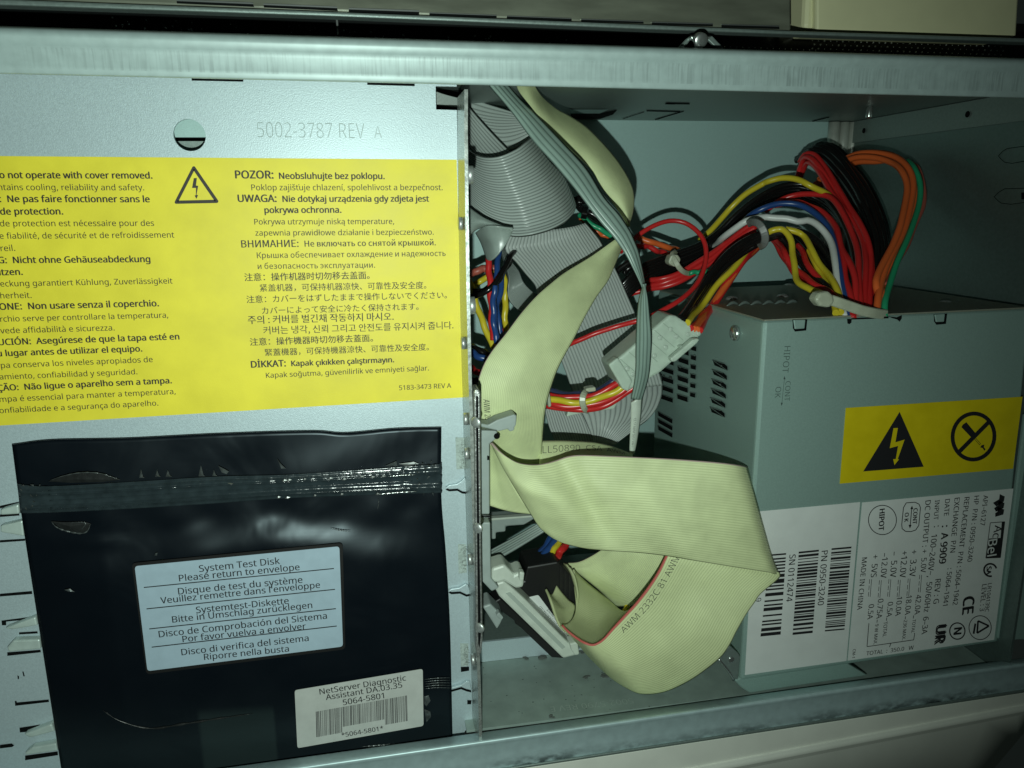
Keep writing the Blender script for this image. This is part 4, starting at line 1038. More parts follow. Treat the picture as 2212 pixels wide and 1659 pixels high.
# keep the right-hand fold rounding away from the viewer
for i, col in enumerate(gR3):
    u = i / 80
    if u > .93:
        k = (u - .93) / .07
        for j in range(len(col)): col[j] = col[j] + (col[j] - CAM).normalized() * .0045 * k * k
sheet('ribbon', M_creamp, gR3, rib)
gR6 = patch(pts(E5, [(1150, 205, 20), (1130, 250, 19), (1075, 370, 17), (1000, 490, 15), (900, 620, 13), (800, 730, 11), (700, 840, 9), (640, 910, 8), (590, 950, 8), (540, 968, 8), (480, 955, 9), (420, 922, 12), (340, 862, 16), (290, 810, 20)]),
            pts(E5, [(2048, 388, 6.5), (2046, 428, 6.8), (1900, 550, 7.5), (1850, 620, 7.5), (1780, 720, 7.5), (1700, 860, 7.5), (1650, 960, 7.5), (1570, 1070, 8), (1400, 1205, 9), (1250, 1293, 12), (1100, 1350, 11), (950, 1362, 12), (850, 1332, 15), (700, 1240, 22), (600, 1150, 30), (500, 1050, 40), (420, 950, 50)]),
            pts(E5, [(1450, 270, 15), (1700, 325, 10), (1950, 372, 7)]), None, 70, 40, lambda u, v: -4.5 * math.sin(math.pi * v) * math.exp(-((u - .2) / .16) ** 2) + 3.0 * math.sin(math.pi * v) * u)
sheet('ribbon', M_cream, gR6, rib)
text_on_grid('cable_print', M_print, gR6, 'AWM 2332C 81 AWM', .56, .02, .125, .04, rib, -.010)
g = patch(pts(E5, [(880, 640, 15), (805, 728, 14), (700, 838, 12), (640, 906, 11), (590, 945, 11), (540, 960, 11), (480, 948, 12), (420, 915, 15), (340, 855, 19), (290, 800, 22)]),
          pts(E5, [(800, 716, 48), (700, 622, 52), (600, 540, 54), (500, 460, 54), (430, 395, 52), (395, 352, 50)]), None, pts(E5, [(345, 790, 26), (395, 735, 34), (415, 650, 40), (405, 480, 46)]), 50, 24)
sheet('ribbon', M_creamback, g, rib)
g = patch(pts(E5, [(174, 512, 38), (205, 590, 32), (240, 700, 28), (280, 800, 24), (330, 855, 22)]), pts(E5, [(256, 486, 46), (300, 545, 44), (350, 600, 42), (402, 650, 40), (385, 735, 36), (340, 800, 28)]), pts(E5, [(215, 560, 42)]), None, 34, 16)
sheet('ribbon', M_creamback, g, rib)
g = patch(pts(E5, [(272, 302, 62), (330, 304, 60), (430, 296, 57), (520, 256, 54), (610, 200, 52), (680, 140, 52)]), pts(E5, [(700, 640, 58), (752, 657, 54), (880, 638, 46), (1000, 510, 42), (1090, 360, 40), (1180, 200, 40)]),
          pts(E5, [(330, 330, 60), (400, 370, 58), (600, 532, 58)]), pts(E5, [(950, 130, 46)]), 40, 30, lambda u, v: 3 * math.sin(math.pi * v))
sheet('ribbon', M_creamp, g, rib)
g = patch(pts(E5, [(300, 312, 56), (330, 322, 50), (370, 345, 48)]), pts(E5, [(405, 440, 54), (412, 560, 46), (414, 650, 42)]), None, pts(E5, [(400, 420, 44), (420, 560, 40)]), 16, 16)
sheet('ribbon', M_creamback, g, rib)

# ---- grey IDE-style ribbon behind the flange
gr = thing('grey_ribbon_cable', 'wide grey flat cable curling behind the flange at the top of the opening', 'ribbon cable', P(1150, 400, 70))
g = patch(pts(D1, [(340, 120, 104), (345, 215, 104), (500, 270, 100), (680, 328, 94), (900, 400, 90)]), pts(D1, [(500, 560, 96), (560, 620, 94), (690, 700, 90), (890, 590, 88), (950, 560, 88)]), None, None, 30, 30)
g = patch(pts(D1, [(330, 205, 104), (500, 270, 100), (680, 328, 94), (800, 372, 90)]), pts(D1, [(620, 700, 92), (700, 690, 90), (800, 640, 88), (930, 540, 86)]), pts(D1, [(350, 335, 102), (520, 520, 96)]), pts(D1, [(850, 440, 88)]), 30, 34)
sheet('ribbon', M_grey20, g, gr)
g = patch(pts(D1, [(270, 235, 92), (290, 270, 92), (400, 398, 88), (550, 560, 84), (690, 702, 80)]), pts(D1, [(270, 560, 92), (300, 640, 90), (345, 702, 86), (400, 745, 82)]), None, pts(D1, [(610, 748, 78), (520, 768, 78)]), 30, 26)
sheet('ribbon', M_grey14, g, gr)
g = patch([(900, 178, 40), (950, 200, 40), (1000, 214, 40)], [(900, 224, 40), (950, 228, 40), (1000, 233, 40)], None, None, 16, 10)
sheet('ribbon', M_grey14, g, gr)
slab('inner_gap', M_hole, [(890, 150), (1000, 150), (1000, 260), (890, 260)], 62, 63, cage)
g = patch(pts(D1, [(270, 660, 78), (300, 692, 76), (350, 727, 73), (430, 756, 69), (520, 761, 66), (620, 741, 64), (750, 682, 64), (830, 622, 66), (885, 576, 70)]),
          pts(D1, [(270, 1190, 74), (310, 1222, 72), (400, 1330, 68), (540, 1430, 64), (710, 1482, 60), (850, 1477, 57), (1000, 1442, 56), (1120, 1397, 57), (1220, 1335, 60), (1285, 1265, 66), (1303, 1200, 72)]),
          None, pts(D1, [(950, 650, 72), (1060, 790, 74), (1180, 920, 76), (1240, 1030, 76), (1285, 1140, 75)]), 50, 50, lambda u, v: 7 * math.sin(math.pi * u))
sheet('ribbon', M_grey, g, gr)
g = patch(pts(D2, [(615, 60, 76), (555, 215, 74), (600, 290, 76), (650, 340, 78), (740, 450, 82), (830, 560, 86), (850, 660, 92), (900, 850, 96), (1020, 1120, 98), (1120, 1380, 100), (1180, 1560, 102)]),
          pts(D2, [(1300, -20, 84), (1380, 75, 84), (1450, 175, 86), (1590, 440, 90), (1700, 690, 92), (1780, 880, 94), (1860, 1100, 96), (1960, 1320, 98), (2010, 1480, 100)]),
          pts(D2, [(900, 50, 78), (1150, 20, 80)]), None, 60, 40)
sheet('ribbon', M_lgrey, g, gr)
sg = thing('small_grey_ribbon', 'short curled grey flat cable beside the red and blue drive wires', 'ribbon cable', P(1130, 610, 90))
g = patch(pts(D2, [(560, 200, 98), (600, 310, 96), (680, 420, 92), (720, 520, 88), (790, 600, 90), (860, 650, 96)]), pts(D2, [(520, 230, 88), (560, 360, 86), (592, 500, 84), (580, 640, 84), (620, 730, 86), (720, 820, 92)]), None, None, 34, 16)
sheet('ribbon', M_grey, g, sg)
lg = thing('lower_grey_ribbon', 'grey flat cable looped beside the supply vents under the tied red and yellow wires', 'ribbon cable', P(1300, 900, 90))
g = patch(pts(D3, [(1235, 200, 92), (1275, 260, 92), (1330, 390, 92), (1368, 500, 94)]), pts(D3, [(2000, -120, 112), (2006, 0, 108), (2000, 70, 105), (1960, 180, 100), (1890, 275, 96), (1800, 345, 92), (1700, 425, 90), (1560, 530, 90)]),
          pts(D3, [(1500, 60, 98), (1800, -60, 106)]), None, 34, 34)
sheet('ribbon', M_lgrey2, g, lg)
g = patch(pts(D3, [(915, 200, 100), (930, 260, 100), (960, 370, 100), (1010, 490, 100)]), pts(D3, [(1235, 190, 96), (1290, 270, 96), (1340, 400, 96), (1370, 510, 97)]), None, None, 24, 24)
sheet('ribbon', M_lgrey2, g, lg)
# ---- narrow strip cable crossing everything
nc = thing('narrow_ribbon_cable', 'narrow grey-green strip cable hanging diagonally in front of the other cables', 'ribbon cable', P(1350, 600, 25))
g = patch(pts(D1, [(480, 60, 40), (510, 105, 40), (700, 330, 38), (900, 600, 35), (1100, 822, 32), (1290, 1050, 29), (1500, 1330, 26), (1650, 1505, 24)]) + pts(D2, [(1660, 270, 22), (1740, 420, 21), (1805, 555, 22), (1828, 610, 24)]),
          pts(D1, [(650, 60, 46), (690, 105, 45), (800, 230, 43), (1000, 430, 40), (1200, 640, 37), (1400, 862, 34), (1560, 1120, 30), (1700, 1282, 28), (1800, 1432, 26)]) + pts(D2, [(1740, 120, 25), (1790, 250, 24), (1832, 450, 24), (1850, 570, 26), (1853, 610, 28)]), None, None, 60, 10, lambda u, v: 1.5 * math.sin(math.pi * v))
sheet('strip', M_narrow, g, nc)
g = patch(pts(D2, [(1826, 540, 22), (1808, 600, 23), (1780, 700, 24), (1762, 900, 25), (1755, 1150, 27), (1755, 1300, 29), (1742, 1450, 32), (1712, 1600, 36)]),
          pts(D2, [(1848, 545, 20), (1856, 600, 20), (1873, 680, 21), (1890, 850, 22), (1905, 1050, 24), (1896, 1250, 27), (1880, 1400, 31), (1835, 1560, 35), (1815, 1620, 37)]), None, None, 44, 10, lambda u, v: 2.0 * math.sin(math.pi * v))
sheet('strip', M_narrow, g, nc)
g = patch(pts(D3, [(1714, 140, 36), (1712, 300, 38), (1704, 450, 40), (1700, 590, 42), (1712, 608, 42)]), pts(D3, [(1816, 90, 36), (1805, 250, 38), (1788, 400, 40), (1760, 560, 42), (1742, 612, 42)]), None, None, 24, 8, lambda u, v: 1.2 * math.sin(math.pi * v))
tg = sheet('tag_sleeve', M_wplastic, g, nc)
text_on_grid('lettering', M_print, g, 'CE 11 AWM 2651 VW-1', .32, .86, .30, .58, tg, -.01)
# ---- grey strip cable at the lower left of the opening
ls = thing('lower_strip_cable', 'flat grey strip cable emerging from behind the drive connector block', 'ribbon cable', P(1100, 1150, 60))
g = patch(pts(D3, [(380, 1530, 62), (430, 1485, 60), (640, 1372, 56), (840, 1258, 52), (960, 1190, 52)]), pts(D3, [(380, 1650, 56), (430, 1612, 54), (650, 1485, 50), (920, 1325, 48), (1020, 1260, 50)]), None, None, 24, 10)
sheet('strip', ribbon_mat('lower_strip', (.36, .43, .40), (.2, .25, .23), 5, None, rough=.3), g, ls)
# ---- twisted clear plastic flap
flp = thing('clear_plastic_flap', 'cloudy translucent plastic sleeve end twisted beside the flange', 'plastic sleeve', P(1080, 500, 40))
M_flap = mat('cloudy_plastic', (.30, .36, .33), .3, 0, .15, 200, sss=.2)
g = patch(pts(D1, [(280, 1200, 60), (320, 1222, 56), (450, 1312, 50), (600, 1378, 46), (718, 1420, 44)]), pts(D1, [(280, 1560, 62), (310, 1500, 58), (380, 1430, 54), (450, 1412, 52), (560, 1425, 48), (716, 1440, 44)]), None, None, 30, 14, lambda u, v: 6 * math.sin(math.pi * v) * (1 - u))
sheet('sleeve', M_flap, g, flp)
g = patch(pts(D1, [(370, 1455, 58), (450, 1400, 52), (560, 1395, 48), (718, 1420, 44)]), pts(D2, [(380, 318, 54), (420, 328, 52), (480, 280, 50), (545, 205, 50), (600, 110, 48), (622, 62, 46)]), pts(D2, [(330, 170, 58)]), None, 30, 20, lambda u, v: 5 * math.sin(math.pi * u))
sheet('sleeve', M_flap, g, flp)

# ================================================================== PLASTIC BLOCKS
cb = thing('drive_connector_block', 'tall light grey plastic connector housing beside the flange with a lever', 'connector block', P(1045, 1100, 40))
slab('body', M_gplastic, [(318, 395), (480, 400), (490, 460), (440, 500), (412, 520), (412, 1170), (330, 1170)], 30, 60, cb, .0006, D3)
slab('body', M_gplastic, [(330, 1245), (418, 1245), (425, 1760), (500, 1850), (430, 1880), (345, 1790)], 30, 60, cb, .0006, D3)
slab('pin_row', M_bright, [(330, 1172), (412, 1180), (412, 1243), (330, 1243)], 36, 50, cb, 0, D3)
for k in range(3): slab('pin_gap', M_hole, [(330, 1183 + 20 * k), (412, 1186 + 20 * k), (412, 1195 + 20 * k), (330, 1192 + 20 * k)], 35.6, 36, cb, 0, D3)
lv = slab('lever', M_gplastic, [(318, 330), (400, 345), (480, 300), (640, 247), (662, 262), (655, 350), (640, 368), (640, 395), (600, 410), (580, 385), (490, 407), (470, 395), (318, 362)], 24, 32, cb, .0006, D3)
head('hole', M_hole, P(*D3(478, 448), 29.9), Vector((0, 0, 1)), 1.3, .1, cb)
o = Ink(lambda x, y: P(x, y, 29.9)); o.poly(D3, [(388, 625), (408, 632), (408, 668), (388, 668)]); o.done('notch', M_hole, cb)

tb = thing('terminator_plug', 'black drive plug with a white printed sticker at the end of the cream ribbon', 'connector', P(1200, 1300, 50))
slab('body', M_black, [(640, 440), (730, 400), (760, 270), (1040, 222), (1210, 395), (1212, 600), (1090, 640), (1195, 955), (1150, 985), (660, 500)], 46, 64, tb, .0008, D4)
for k in range(3):
    x = 1060 + 40 * k; slab('rib', mat('black_rib', (.018, .018, .018), .35), [(x, 260 + 40 * k), (x + 14, 274 + 40 * k), (x + 14, 520 + 30 * k), (x, 500 + 30 * k)], 45.4, 46, tb, 0, D4)
ts = label_quad('sticker', M_white, D4, [(752, 555), (860, 530), (1120, 880), (1065, 890)], 45.7, tb, .15, 14)
ink = Ink(lambda x, y: P(x, y, 45.7), lift=.0001)
ink.text(D4, 'TO UNTERMINATED', 1068, 832, 880, 630, .004); ink.text(D4, 'SCSI DEVICE', 1052, 765, 952, 655, .004); ink.done('lettering', M_inkb, ts)
wc = thing('white_clip_bar', 'long off-white plastic clip bar running diagonally down to the case floor', 'plastic clip', P(1150, 1300, 45))
slab('bar', M_wplastic, [(420, 395), (480, 420), (545, 400), (640, 480), (760, 590), (1150, 985), (1220, 970), (1240, 1080), (1090, 1118), (500, 545)], 36, 50, wc, .001, D4)
slab('latch', M_wplastic, [(428, 290), (550, 250), (640, 345), (690, 318), (735, 325), (725, 460), (655, 475), (545, 405), (480, 425), (430, 400)], 32, 44, wc, .0012, D4)
slab('latch_tab', M_wplastic, [(690, 318), (735, 325), (725, 400), (685, 400)], 29, 33, wc, .0006, D4)
slab('end_block', M_wplastic, [(1150, 980), (1225, 965), (1240, 1080), (1200, 1090), (1165, 1040)], 33, 40, wc, .0006, D4)
slab('recess', mat('clip_recess', (.40, .46, .41), .5), [(560, 515), (600, 505), (1110, 1010), (1080, 1030)], 35.7, 36, wc, 0, D4)
bb = thing('black_bar', 'black plastic bar under the white diagonal clip', 'plastic bar', P(1120, 1340, 55))
slab('bar', M_black, [(420, 612), (510, 560), (1100, 1115), (985, 1108), (695, 832), (650, 800), (640, 770), (530, 690)], 52, 62, bb, .0006, D4)
gc = thing('grey_plug', 'small grey plastic plug below the connector block, tilted', 'connector', P(1080, 1270, 45))
slab('body', M_gplastic, [(345, 640), (420, 612), (540, 735), (510, 800), (480, 850), (385, 700)], 40, 52, gc, .0008, D4)
slab('latch', M_gplastic, [(470, 720), (500, 690), (540, 740), (520, 765)], 37, 41, gc, .0004, D4)

# ================================================================== WIRES
def wmat(n, c, r=.28): return mat(n, c, r, spec=.5)
W = {'black': wmat('black_wire', (.007, .0065, .0065), .2), 'red': wmat('red_wire', (.56, .022, .022), .3), 'yellow': wmat('yellow_wire', (.62, .50, .03), .3), 'orange': wmat('orange_wire', (.70, .13, .03), .35),
     'blue': wmat('blue_wire', (.018, .06, .21), .3), 'white': wmat('white_wire', (.66, .68, .66), .35), 'green': wmat('green_wire', (.02, .32, .15), .3), 'brown': wmat('brown_wire', (.42, .10, .07), .4), 'navy': wmat('navy_wire', (.03, .04, .09), .3)}
def wires(parent, colour, seqs, r=1.35, jit=0.0, c=ID):
    for s in seqs:
        wire('wire', W[colour], pts(c, s), r, parent, label=f'{colour} insulated wire in the bundle')
def offs(seq, dx, dy, dz): return [(q[0] + dx, q[1] + dy, q[2] + dz) for q in seq]
def to6(seq): return [tuple(((3000 + x * .49548 - 2400) / .45208, (500 + y * .49548 - 600) / .45208)) + (z,) for x, y, z in seq]     # D6 -> D5 pixels

mh = thing('main_power_harness', 'thick bundle of black, red, yellow, blue wires arching from supply to connector', 'wire harness', P(1830, 685, 14))
wires(mh, 'blue', [to6([(795, 1600, 13), (780, 1450, 20), (740, 1250, 32), (700, 1050, 45), (660, 890, 58), (600, 790, 66), (500, 700, 74), (380, 645, 80), (230, 638, 84), (100, 675, 86)]) + [(1330, 575, 90), (1250, 650, 98), (1120, 760, 114), (980, 860, 120)]], 1.45, c=D5)
wires(mh, 'white', [to6([(765, 1560, 15), (725, 1330, 28), (690, 1120, 40), (645, 940, 54), (565, 825, 62), (480, 770, 68), (400, 778, 72), (300, 752, 75), (180, 745, 78)]) + [(1450, 590, 80), (1300, 625, 80), (1200, 695, 84), (1100, 775, 92), (1030, 838, 106), (950, 900, 118)]], 1.6, c=D5)
wires(mh, 'yellow', [to6([(760, 700, 104), (650, 570, 88), (500, 500, 86), (380, 445, 92), (250, 430, 98), (130, 458, 102)]) + [(1450, 290, 104), (1300, 380, 106), (1180, 490, 108), (1080, 600, 112), (980, 710, 118), (880, 800, 122)]], 1.5, c=D5)
redA = [(893, 1565, 14), (885, 1300, 28), (870, 1080, 42), (835, 900, 56), (780, 760, 66), (700, 640, 76), (620, 578, 84), (500, 558, 90), (380, 560, 96), (250, 605, 100), (120, 700, 104)]
redB = [(860, 1565, 14), (850, 1300, 26), (800, 1100, 38), (740, 980, 50), (680, 820, 64), (590, 700, 76), (480, 650, 84), (370, 620, 90), (200, 650, 96)]
redC = [(835, 1565, 13), (800, 1350, 24), (760, 1150, 38), (720, 980, 52), (690, 860, 64), (620, 750, 76)]
redD = [(950, 1562, 15), (970, 1300, 30), (972, 1080, 44), (935, 900, 58), (860, 760, 70), (770, 640, 82), (670, 510, 94), (575, 365, 104), (500, 275, 112), (440, 262, 118), (410, 330, 122), (380, 420, 124)]
redE = [(920, 1562, 15), (930, 1300, 30), (935, 1100, 43), (905, 930, 57), (830, 780, 70), (740, 660, 80), (640, 520, 92), (540, 360, 106), (470, 300, 116), (430, 360, 122), (400, 440, 126)]
redF = [(952, 1562, 18), (985, 1250, 34), (960, 980, 50), (890, 800, 64), (800, 660, 78), (700, 500, 92), (610, 345, 106), (530, 245, 116), (450, 235, 122), (400, 300, 126)]
for s in (redA, redB, redC, redD, redE, redF): wires(mh, 'red', [s], 1.4, c=D6)
blk = [(985, 1560, 18), (1030, 1300, 34), (1060, 1050, 48), (1050, 880, 60), (990, 700, 74), (900, 510, 90), (790, 350, 104), (680, 230, 116), (580, 175, 124), (500, 200, 130)]
for dx, dy, dz in ((0, 0, 0), (-38, 20, -3), (30, -8, 4), (-70, 50, 6), (-22, 42, 12), (44, 10, 14), (-100, 70, 12), (-130, 90, 20), (16, -22, 20), (60, -14, 26), (-55, 20, 24)): wires(mh, 'black', [offs(blk, dx, dy, dz)], 1.55, c=D6)
for k, dy in enumerate((0, 24, 50, 76, 104, 140)):
    s = [(2290, 1420, 24 + k * 3), (2270, 1000, 50 + k * 3), (2180, 700, 74 + k * 3), (2000 + k * 10, 420 + dy, 92 + k * 2), (1800, 310 + dy * .9, 100 + k * 2), (1600, 325 + dy * .8, 104 + k * 2), (1400, 420 + dy * .7, 106 + k * 2), (1200, 570 + dy * .8, 108), (1050, 720 + dy * .8, 110), (880, 840 + dy, 108), (650, 930 + dy, 104), (400, 1020 + dy * 1.1, 100), (250, 1130 + dy * 1.1, 98), (120, 1290 + dy, 100)]
    wires(mh, 'black', [s], 1.5, c=D5)
for k, dy in enumerate((0, 40, 75)):
    s = [(1380, 640 + dy, 92), (1250, 720 + dy, 94), (1100, 830 + dy, 94), (980, 925 + dy, 94), (850, 1005 + dy, 94), (700, 1085 + dy, 94), (550, 1140 + dy, 96), (430, 1160 + dy, 100), (250, 1200 + dy, 104)]
    wires(mh, 'red', [s], 1.4, c=D5)
for k, dy in enumerate((0, 22, 44, 66, 90)):
    s = [(2190, 1430, 26), (2140, 1180, 38), (2060, 1000, 48), (1920, 810, 58), (1720, 705 + dy * .4, 66), (1520, 720 + dy * .6, 70), (1380, 760 + dy * .9, 72), (1250, 830 + dy, 72), (1100, 950 + dy, 70), (980, 1090 + dy, 68), (880, 1240 + dy * .8, 64), (790, 1390 + dy * .6, 52), (700 + k * 16, 1500 + k * 8, 41)]
    wires(mh, 'black', [s], 1.5, c=D5)
wires(mh, 'yellow', [[(1420, 800, 90), (1300, 890, 80), (1150, 1080, 72), (1020, 1220, 68), (900, 1370, 62), (840, 1450, 52), (770, 1530, 40)]], 1.45, c=D5)
for k in range(4):
    s = [(1440, 800 + 6 * k, 90), (1350, 885 + 10 * k, 84), (1270, 970 + 6 * k, 77), (1165 + 4 * k, 1120, 74), (1060 + 7 * k, 1260, 70), (965 + 10 * k, 1400, 64), (870 + 18 * k, 1510, 50), (800 + 28 * k, 1580 + 6 * k, 40)]
    wires(mh, ('red', 'orange', 'orange', 'red')[k], [s], 1.4, c=D5)
wires(mh, 'yellow', [[(1480, 735, 68), (1530, 712, 66), (1620, 708, 64), (1680, 790, 60), (1712, 930, 54), (1722, 1080, 46), (1770, 1180, 38), (1860, 1240, 30), (1960, 1268, 24), (2060, 1330, 20)],
                     [(1640, 700, 66), (1730, 718, 64), (1800, 760, 62), (1870, 880, 54), (1940, 1000, 46), (2030, 1120, 36), (2115, 1270, 24), (2128, 1440, 15)],
                     [(1850, 880, 58), (1930, 1050, 46), (2010, 1200, 34), (2070, 1330, 22), (2088, 1445, 15)]], 1.45, c=D5)
wires(mh, 'red', [[(1450, 710, 86), (1560, 800, 74), (1630, 905, 60), (1700, 1022, 52), (1800, 1112, 44), (1900, 1190, 34), (2010, 1240, 26), (2100, 1330, 20)], [(1470, 720, 88), (1600, 900, 72), (1690, 1050, 56), (1790, 1160, 46), (1900, 1240, 36), (2040, 1300, 26)],
                  [(1640, 720, 84), (1760, 860, 66), (1830, 990, 52), (1920, 1120, 42), (2040, 1250, 30)]], 1.35, c=D5)
wires(mh, 'black', [[(1560, 730, 72), (1680, 870, 66), (1780, 1010, 56), (1880, 1110, 46), (1990, 1200, 34), (2100, 1300, 24)], [(1600, 720, 74), (1740, 840, 68), (1840, 960, 60), (1960, 1120, 46), (2100, 1290, 28)], [(1660, 715, 74), (1800, 790, 66), (1960, 980, 54), (2080, 1180, 40), (2180, 1400, 26)], [(1760, 730, 74), (1900, 850, 66), (2030, 1020, 54), (2130, 1220, 40), (2210, 1420, 26)]], 1.7, c=D5)
wires(mh, 'orange', [[(330, 770, 108), (450, 815, 106), (600, 860, 108), (700, 890, 116), (760, 920, 120)]], 1.5, c=D5)
wires(mh, 'red', [[(360, 810, 112), (500, 890, 112), (640, 925, 118)], [(180, 900, 104), (230, 860, 106), (420, 850, 110)]], 1.4, c=D5)
wires(mh, 'green', [[(790, 1090, 90), (860, 1082, 90), (960, 1075, 92)]], 1.2, c=D5)
# strap and ties on the harness
def strap(name, m, seq, wdt, th, parent, c=ID):
    p = catmull([P(*q) for q in pts(c, seq)], 24); bm = bmesh.new(); rows = []
    for i, q in enumerate(p):
        t = (p[min(i + 1, 24)] - p[max(i - 1, 0)]).normalized(); vw = (CAM - q).normalized(); sd = t.cross(vw).normalized(); n = sd.cross(t)
        rows.append([bm.verts.new(q + sd * a * wdt / 2000 + n * b * th / 1000) for a, b in ((-1, 0), (-.8, .5), (.8, .5), (1, 0), (.8, -.5), (-.8, -.5))])
    for x, y in zip(rows, rows[1:]):
        for k in range(6): f = bm.faces.new((x[k], x[(k + 1) % 6], y[(k + 1) % 6], y[k]))
    bm.faces.new(rows[0][::-1]); bm.faces.new(rows[-1]); bmesh.ops.recalc_face_normals(bm, faces=bm.faces)
    return finish(bm, name, m, parent)
strap('band', mat('grey_band', (.16, .17, .165), .4), [(1310, 655, 74), (1350, 638, 66), (1400, 650, 62), (1440, 700, 60), (1462, 770, 60), (1450, 830, 62), (1410, 858, 68)], 3.4, 1, mh, D5)
tie = slab('cable_tie', M_nylon2, [(608, 985), (630, 930), (690, 925), (718, 965), (700, 1025), (660, 1035), (615, 1010)], 86, 92, mh, .0008, D5)
strap('cable_tie', M_nylon2, [(670, 900, 96), (640, 930, 88), (670, 990, 85), (700, 1040, 85), (740, 1078, 87), (790, 1092, 92), (830, 1085, 96)], 2.6, 1, mh, D5)
slab('cable_tie', M_nylon2, [(525, 1415), (560, 1355), (640, 1340), (680, 1380), (690, 1430), (650, 1478), (570, 1465)], 8, 14, mh, .0012, D6)
strap('cable_tie', M_nylon2, [(650, 1412, 10), (720, 1435, 9), (800, 1462, 9), (900, 1496, 9), (1000, 1518, 10), (1100, 1532, 13)], 4.2, 1, mh, D6)
# 20-way connector at the end of the harness
cn = slab('connector', M_nylon, [(-130, 800), (400, 352), (455, 362), (640, 470), (700, 480), (640, 575), (320, 860), (30, 1030), (-60, 960)], 40, 56, mh, .0012, D7)
slab('connector_rim', M_nylon, [(-145, 795), (-60, 730), (70, 940), (30, 1035), (-20, 1010)], 38.5, 44, mh, .0008, D7)
slab('connector_latch', M_nylon, [(402, 742), (600, 572), (640, 560), (665, 572), (640, 605), (450, 768), (415, 772)], 34, 38, mh, .0008, D7)
for x, y in ((490, 640), (520, 660)): slab('connector_post', M_nylon, [(x, y), (x + 30, y - 20), (x + 45, y + 5), (x + 15, y + 25)], 36, 41, mh, .0003, D7)
for a_ in range(1, 7):
    t_ = a_ / 7; x0_, y0_ = -130 + 530 * t_, 800 - 448 * t_
    cq = Ink(lambda x, y: P(x, y, 40), lift=.0001); cq.line(D7, x0_ + 12, y0_ + 8, x0_ + 190, y0_ + 160, 5); cq.done('connector_seam', mat('nylon_seam', (.30, .38, .31), .4), mh)
for x, y in ((405, 480), (455, 545), (310, 555), (360, 640), (210, 620), (260, 715), (20, 830), (110, 800), (70, 880), (650, 520), (560, 525)):
    head('connector_cell', M_nylon, P(*D7(x, y), 40), Vector((0, 0, 1)), 1.0, .1, mh, .25)

rw = thing('red_wire_loop', 'single thin red wire looping over the harness and across the grey flat cable', 'wire', P(1500, 600, 80))
wires(rw, 'red', [[(290, 800, 92), (310, 778, 92), (400, 712, 92), (520, 655, 92), (640, 630, 92), (760, 652, 90), (860, 722, 86), (920, 812, 82), (937, 920, 78), (920, 1040, 74), (870, 1160, 70), (790, 1260, 66), (680, 1350, 62), (560, 1420, 60), (440, 1480, 58), (330, 1515, 58), (150, 1558, 62), (-40, 1616, 64), (-150, 1665, 66), (-258, 1712, 68), (-360, 1760, 74)]], 1.15, c=D5)
ob = thing('orange_wire_loop', 'loop of orange and green wires rising behind the black bundle at right', 'wire harness', P(1900, 680, 14))
o1 = [(560, 440, 120), (700, 320, 124), (790, 262, 120), (900, 224, 112), (1050, 224, 102), (1180, 262, 92), (1265, 345, 82), (1312, 460, 74), (1310, 600, 66), (1270, 770, 56), (1205, 920, 48), (1130, 1080, 38), (1070, 1250, 28), (1035, 1380, 20), (1020, 1545, 13)]
wires(ob, 'orange', [o1, offs(o1, -35, 42, -3)[:6] + offs(o1, -48, 20, -3)[6:-2] + [(1040, 1380, 22), (1030, 1545, 15)], offs(o1, -20, 70, 4)[:5] + offs(o1, -25, 24, 6)[5:-2] + [(1072, 1380, 22), (1062, 1545, 15)], offs(o1, 22, 6, 8)[:-2] + [(1075, 1380, 24), (1062, 1545, 18)]], 1.5, c=D6)
wires(ob, 'green', [[(1270, 290, 92), (1325, 345, 82), (1370, 470, 74), (1367, 620, 66), (1322, 780, 56), (1260, 950, 46), (1180, 1130, 36), (1120, 1300, 26), (1092, 1420, 18), (1085, 1545, 13)]], 1.35, c=D6)
wires(ob, 'brown', [[(1280, 300, 100), (1350, 350, 92), (1400, 470, 84), (1395, 620, 76), (1350, 770, 66), (1280, 930, 56), (1190, 1110, 44), (1100, 1300, 30)]], 1.35, c=D6)

dw = thing('drive_power_wires', 'red, blue and yellow wires hanging below the cloudy plastic sleeve', 'wire harness', P(1060, 640, 80))
wires(dw, 'red', [[(400, 300, 70), (408, 420, 68), (415, 560, 66), (425, 700, 64), (432, 900, 62), (445, 1060, 62)], [(470, 820, 78), (500, 950, 74), (540, 1080, 72)]], 1.45, c=D2)
wires(dw, 'blue', [[(500, 230, 80), (490, 330, 76), (470, 470, 72), (450, 620, 68), (450, 780, 64), (465, 950, 60), (500, 1130, 60)], [(540, 400, 84), (510, 600, 80), (480, 760, 76), (500, 940, 72), (540, 1080, 72)], [(460, 560, 62), (445, 760, 60), (455, 940, 58), (480, 1090, 58)]], 1.35, c=D2)
wires(dw, 'yellow', [[(200, 480, 80), (240, 560, 78), (300, 760, 74), (370, 950, 70), (450, 1130, 66)], [(520, 420, 90), (548, 500, 88), (560, 620, 86), (552, 800, 84), (565, 980, 82)], [(200, 640, 96), (260, 570, 96), (330, 520, 96), (400, 470, 96), (500, 440, 96)]], 1.5, c=D2)
wires(dw, 'black', [[(640, 240, 76), (600, 295, 72), (500, 480, 64), (420, 585, 62), (330, 635, 64), (220, 665, 68)], [(640, 270, 80), (560, 400, 76), (480, 520, 72), (380, 590, 72), (260, 615, 74)]], 1.25, c=D2)
wires(dw, 'brown', [[(180, 500, 98), (260, 440, 98), (350, 405, 98), (460, 400, 98)]], 1.8, c=D2)
dl2 = thing('lower_drive_wires', 'blue, red and black wires going behind the cream ribbon near the flange bottom', 'wire harness', P(1040, 900, 70))
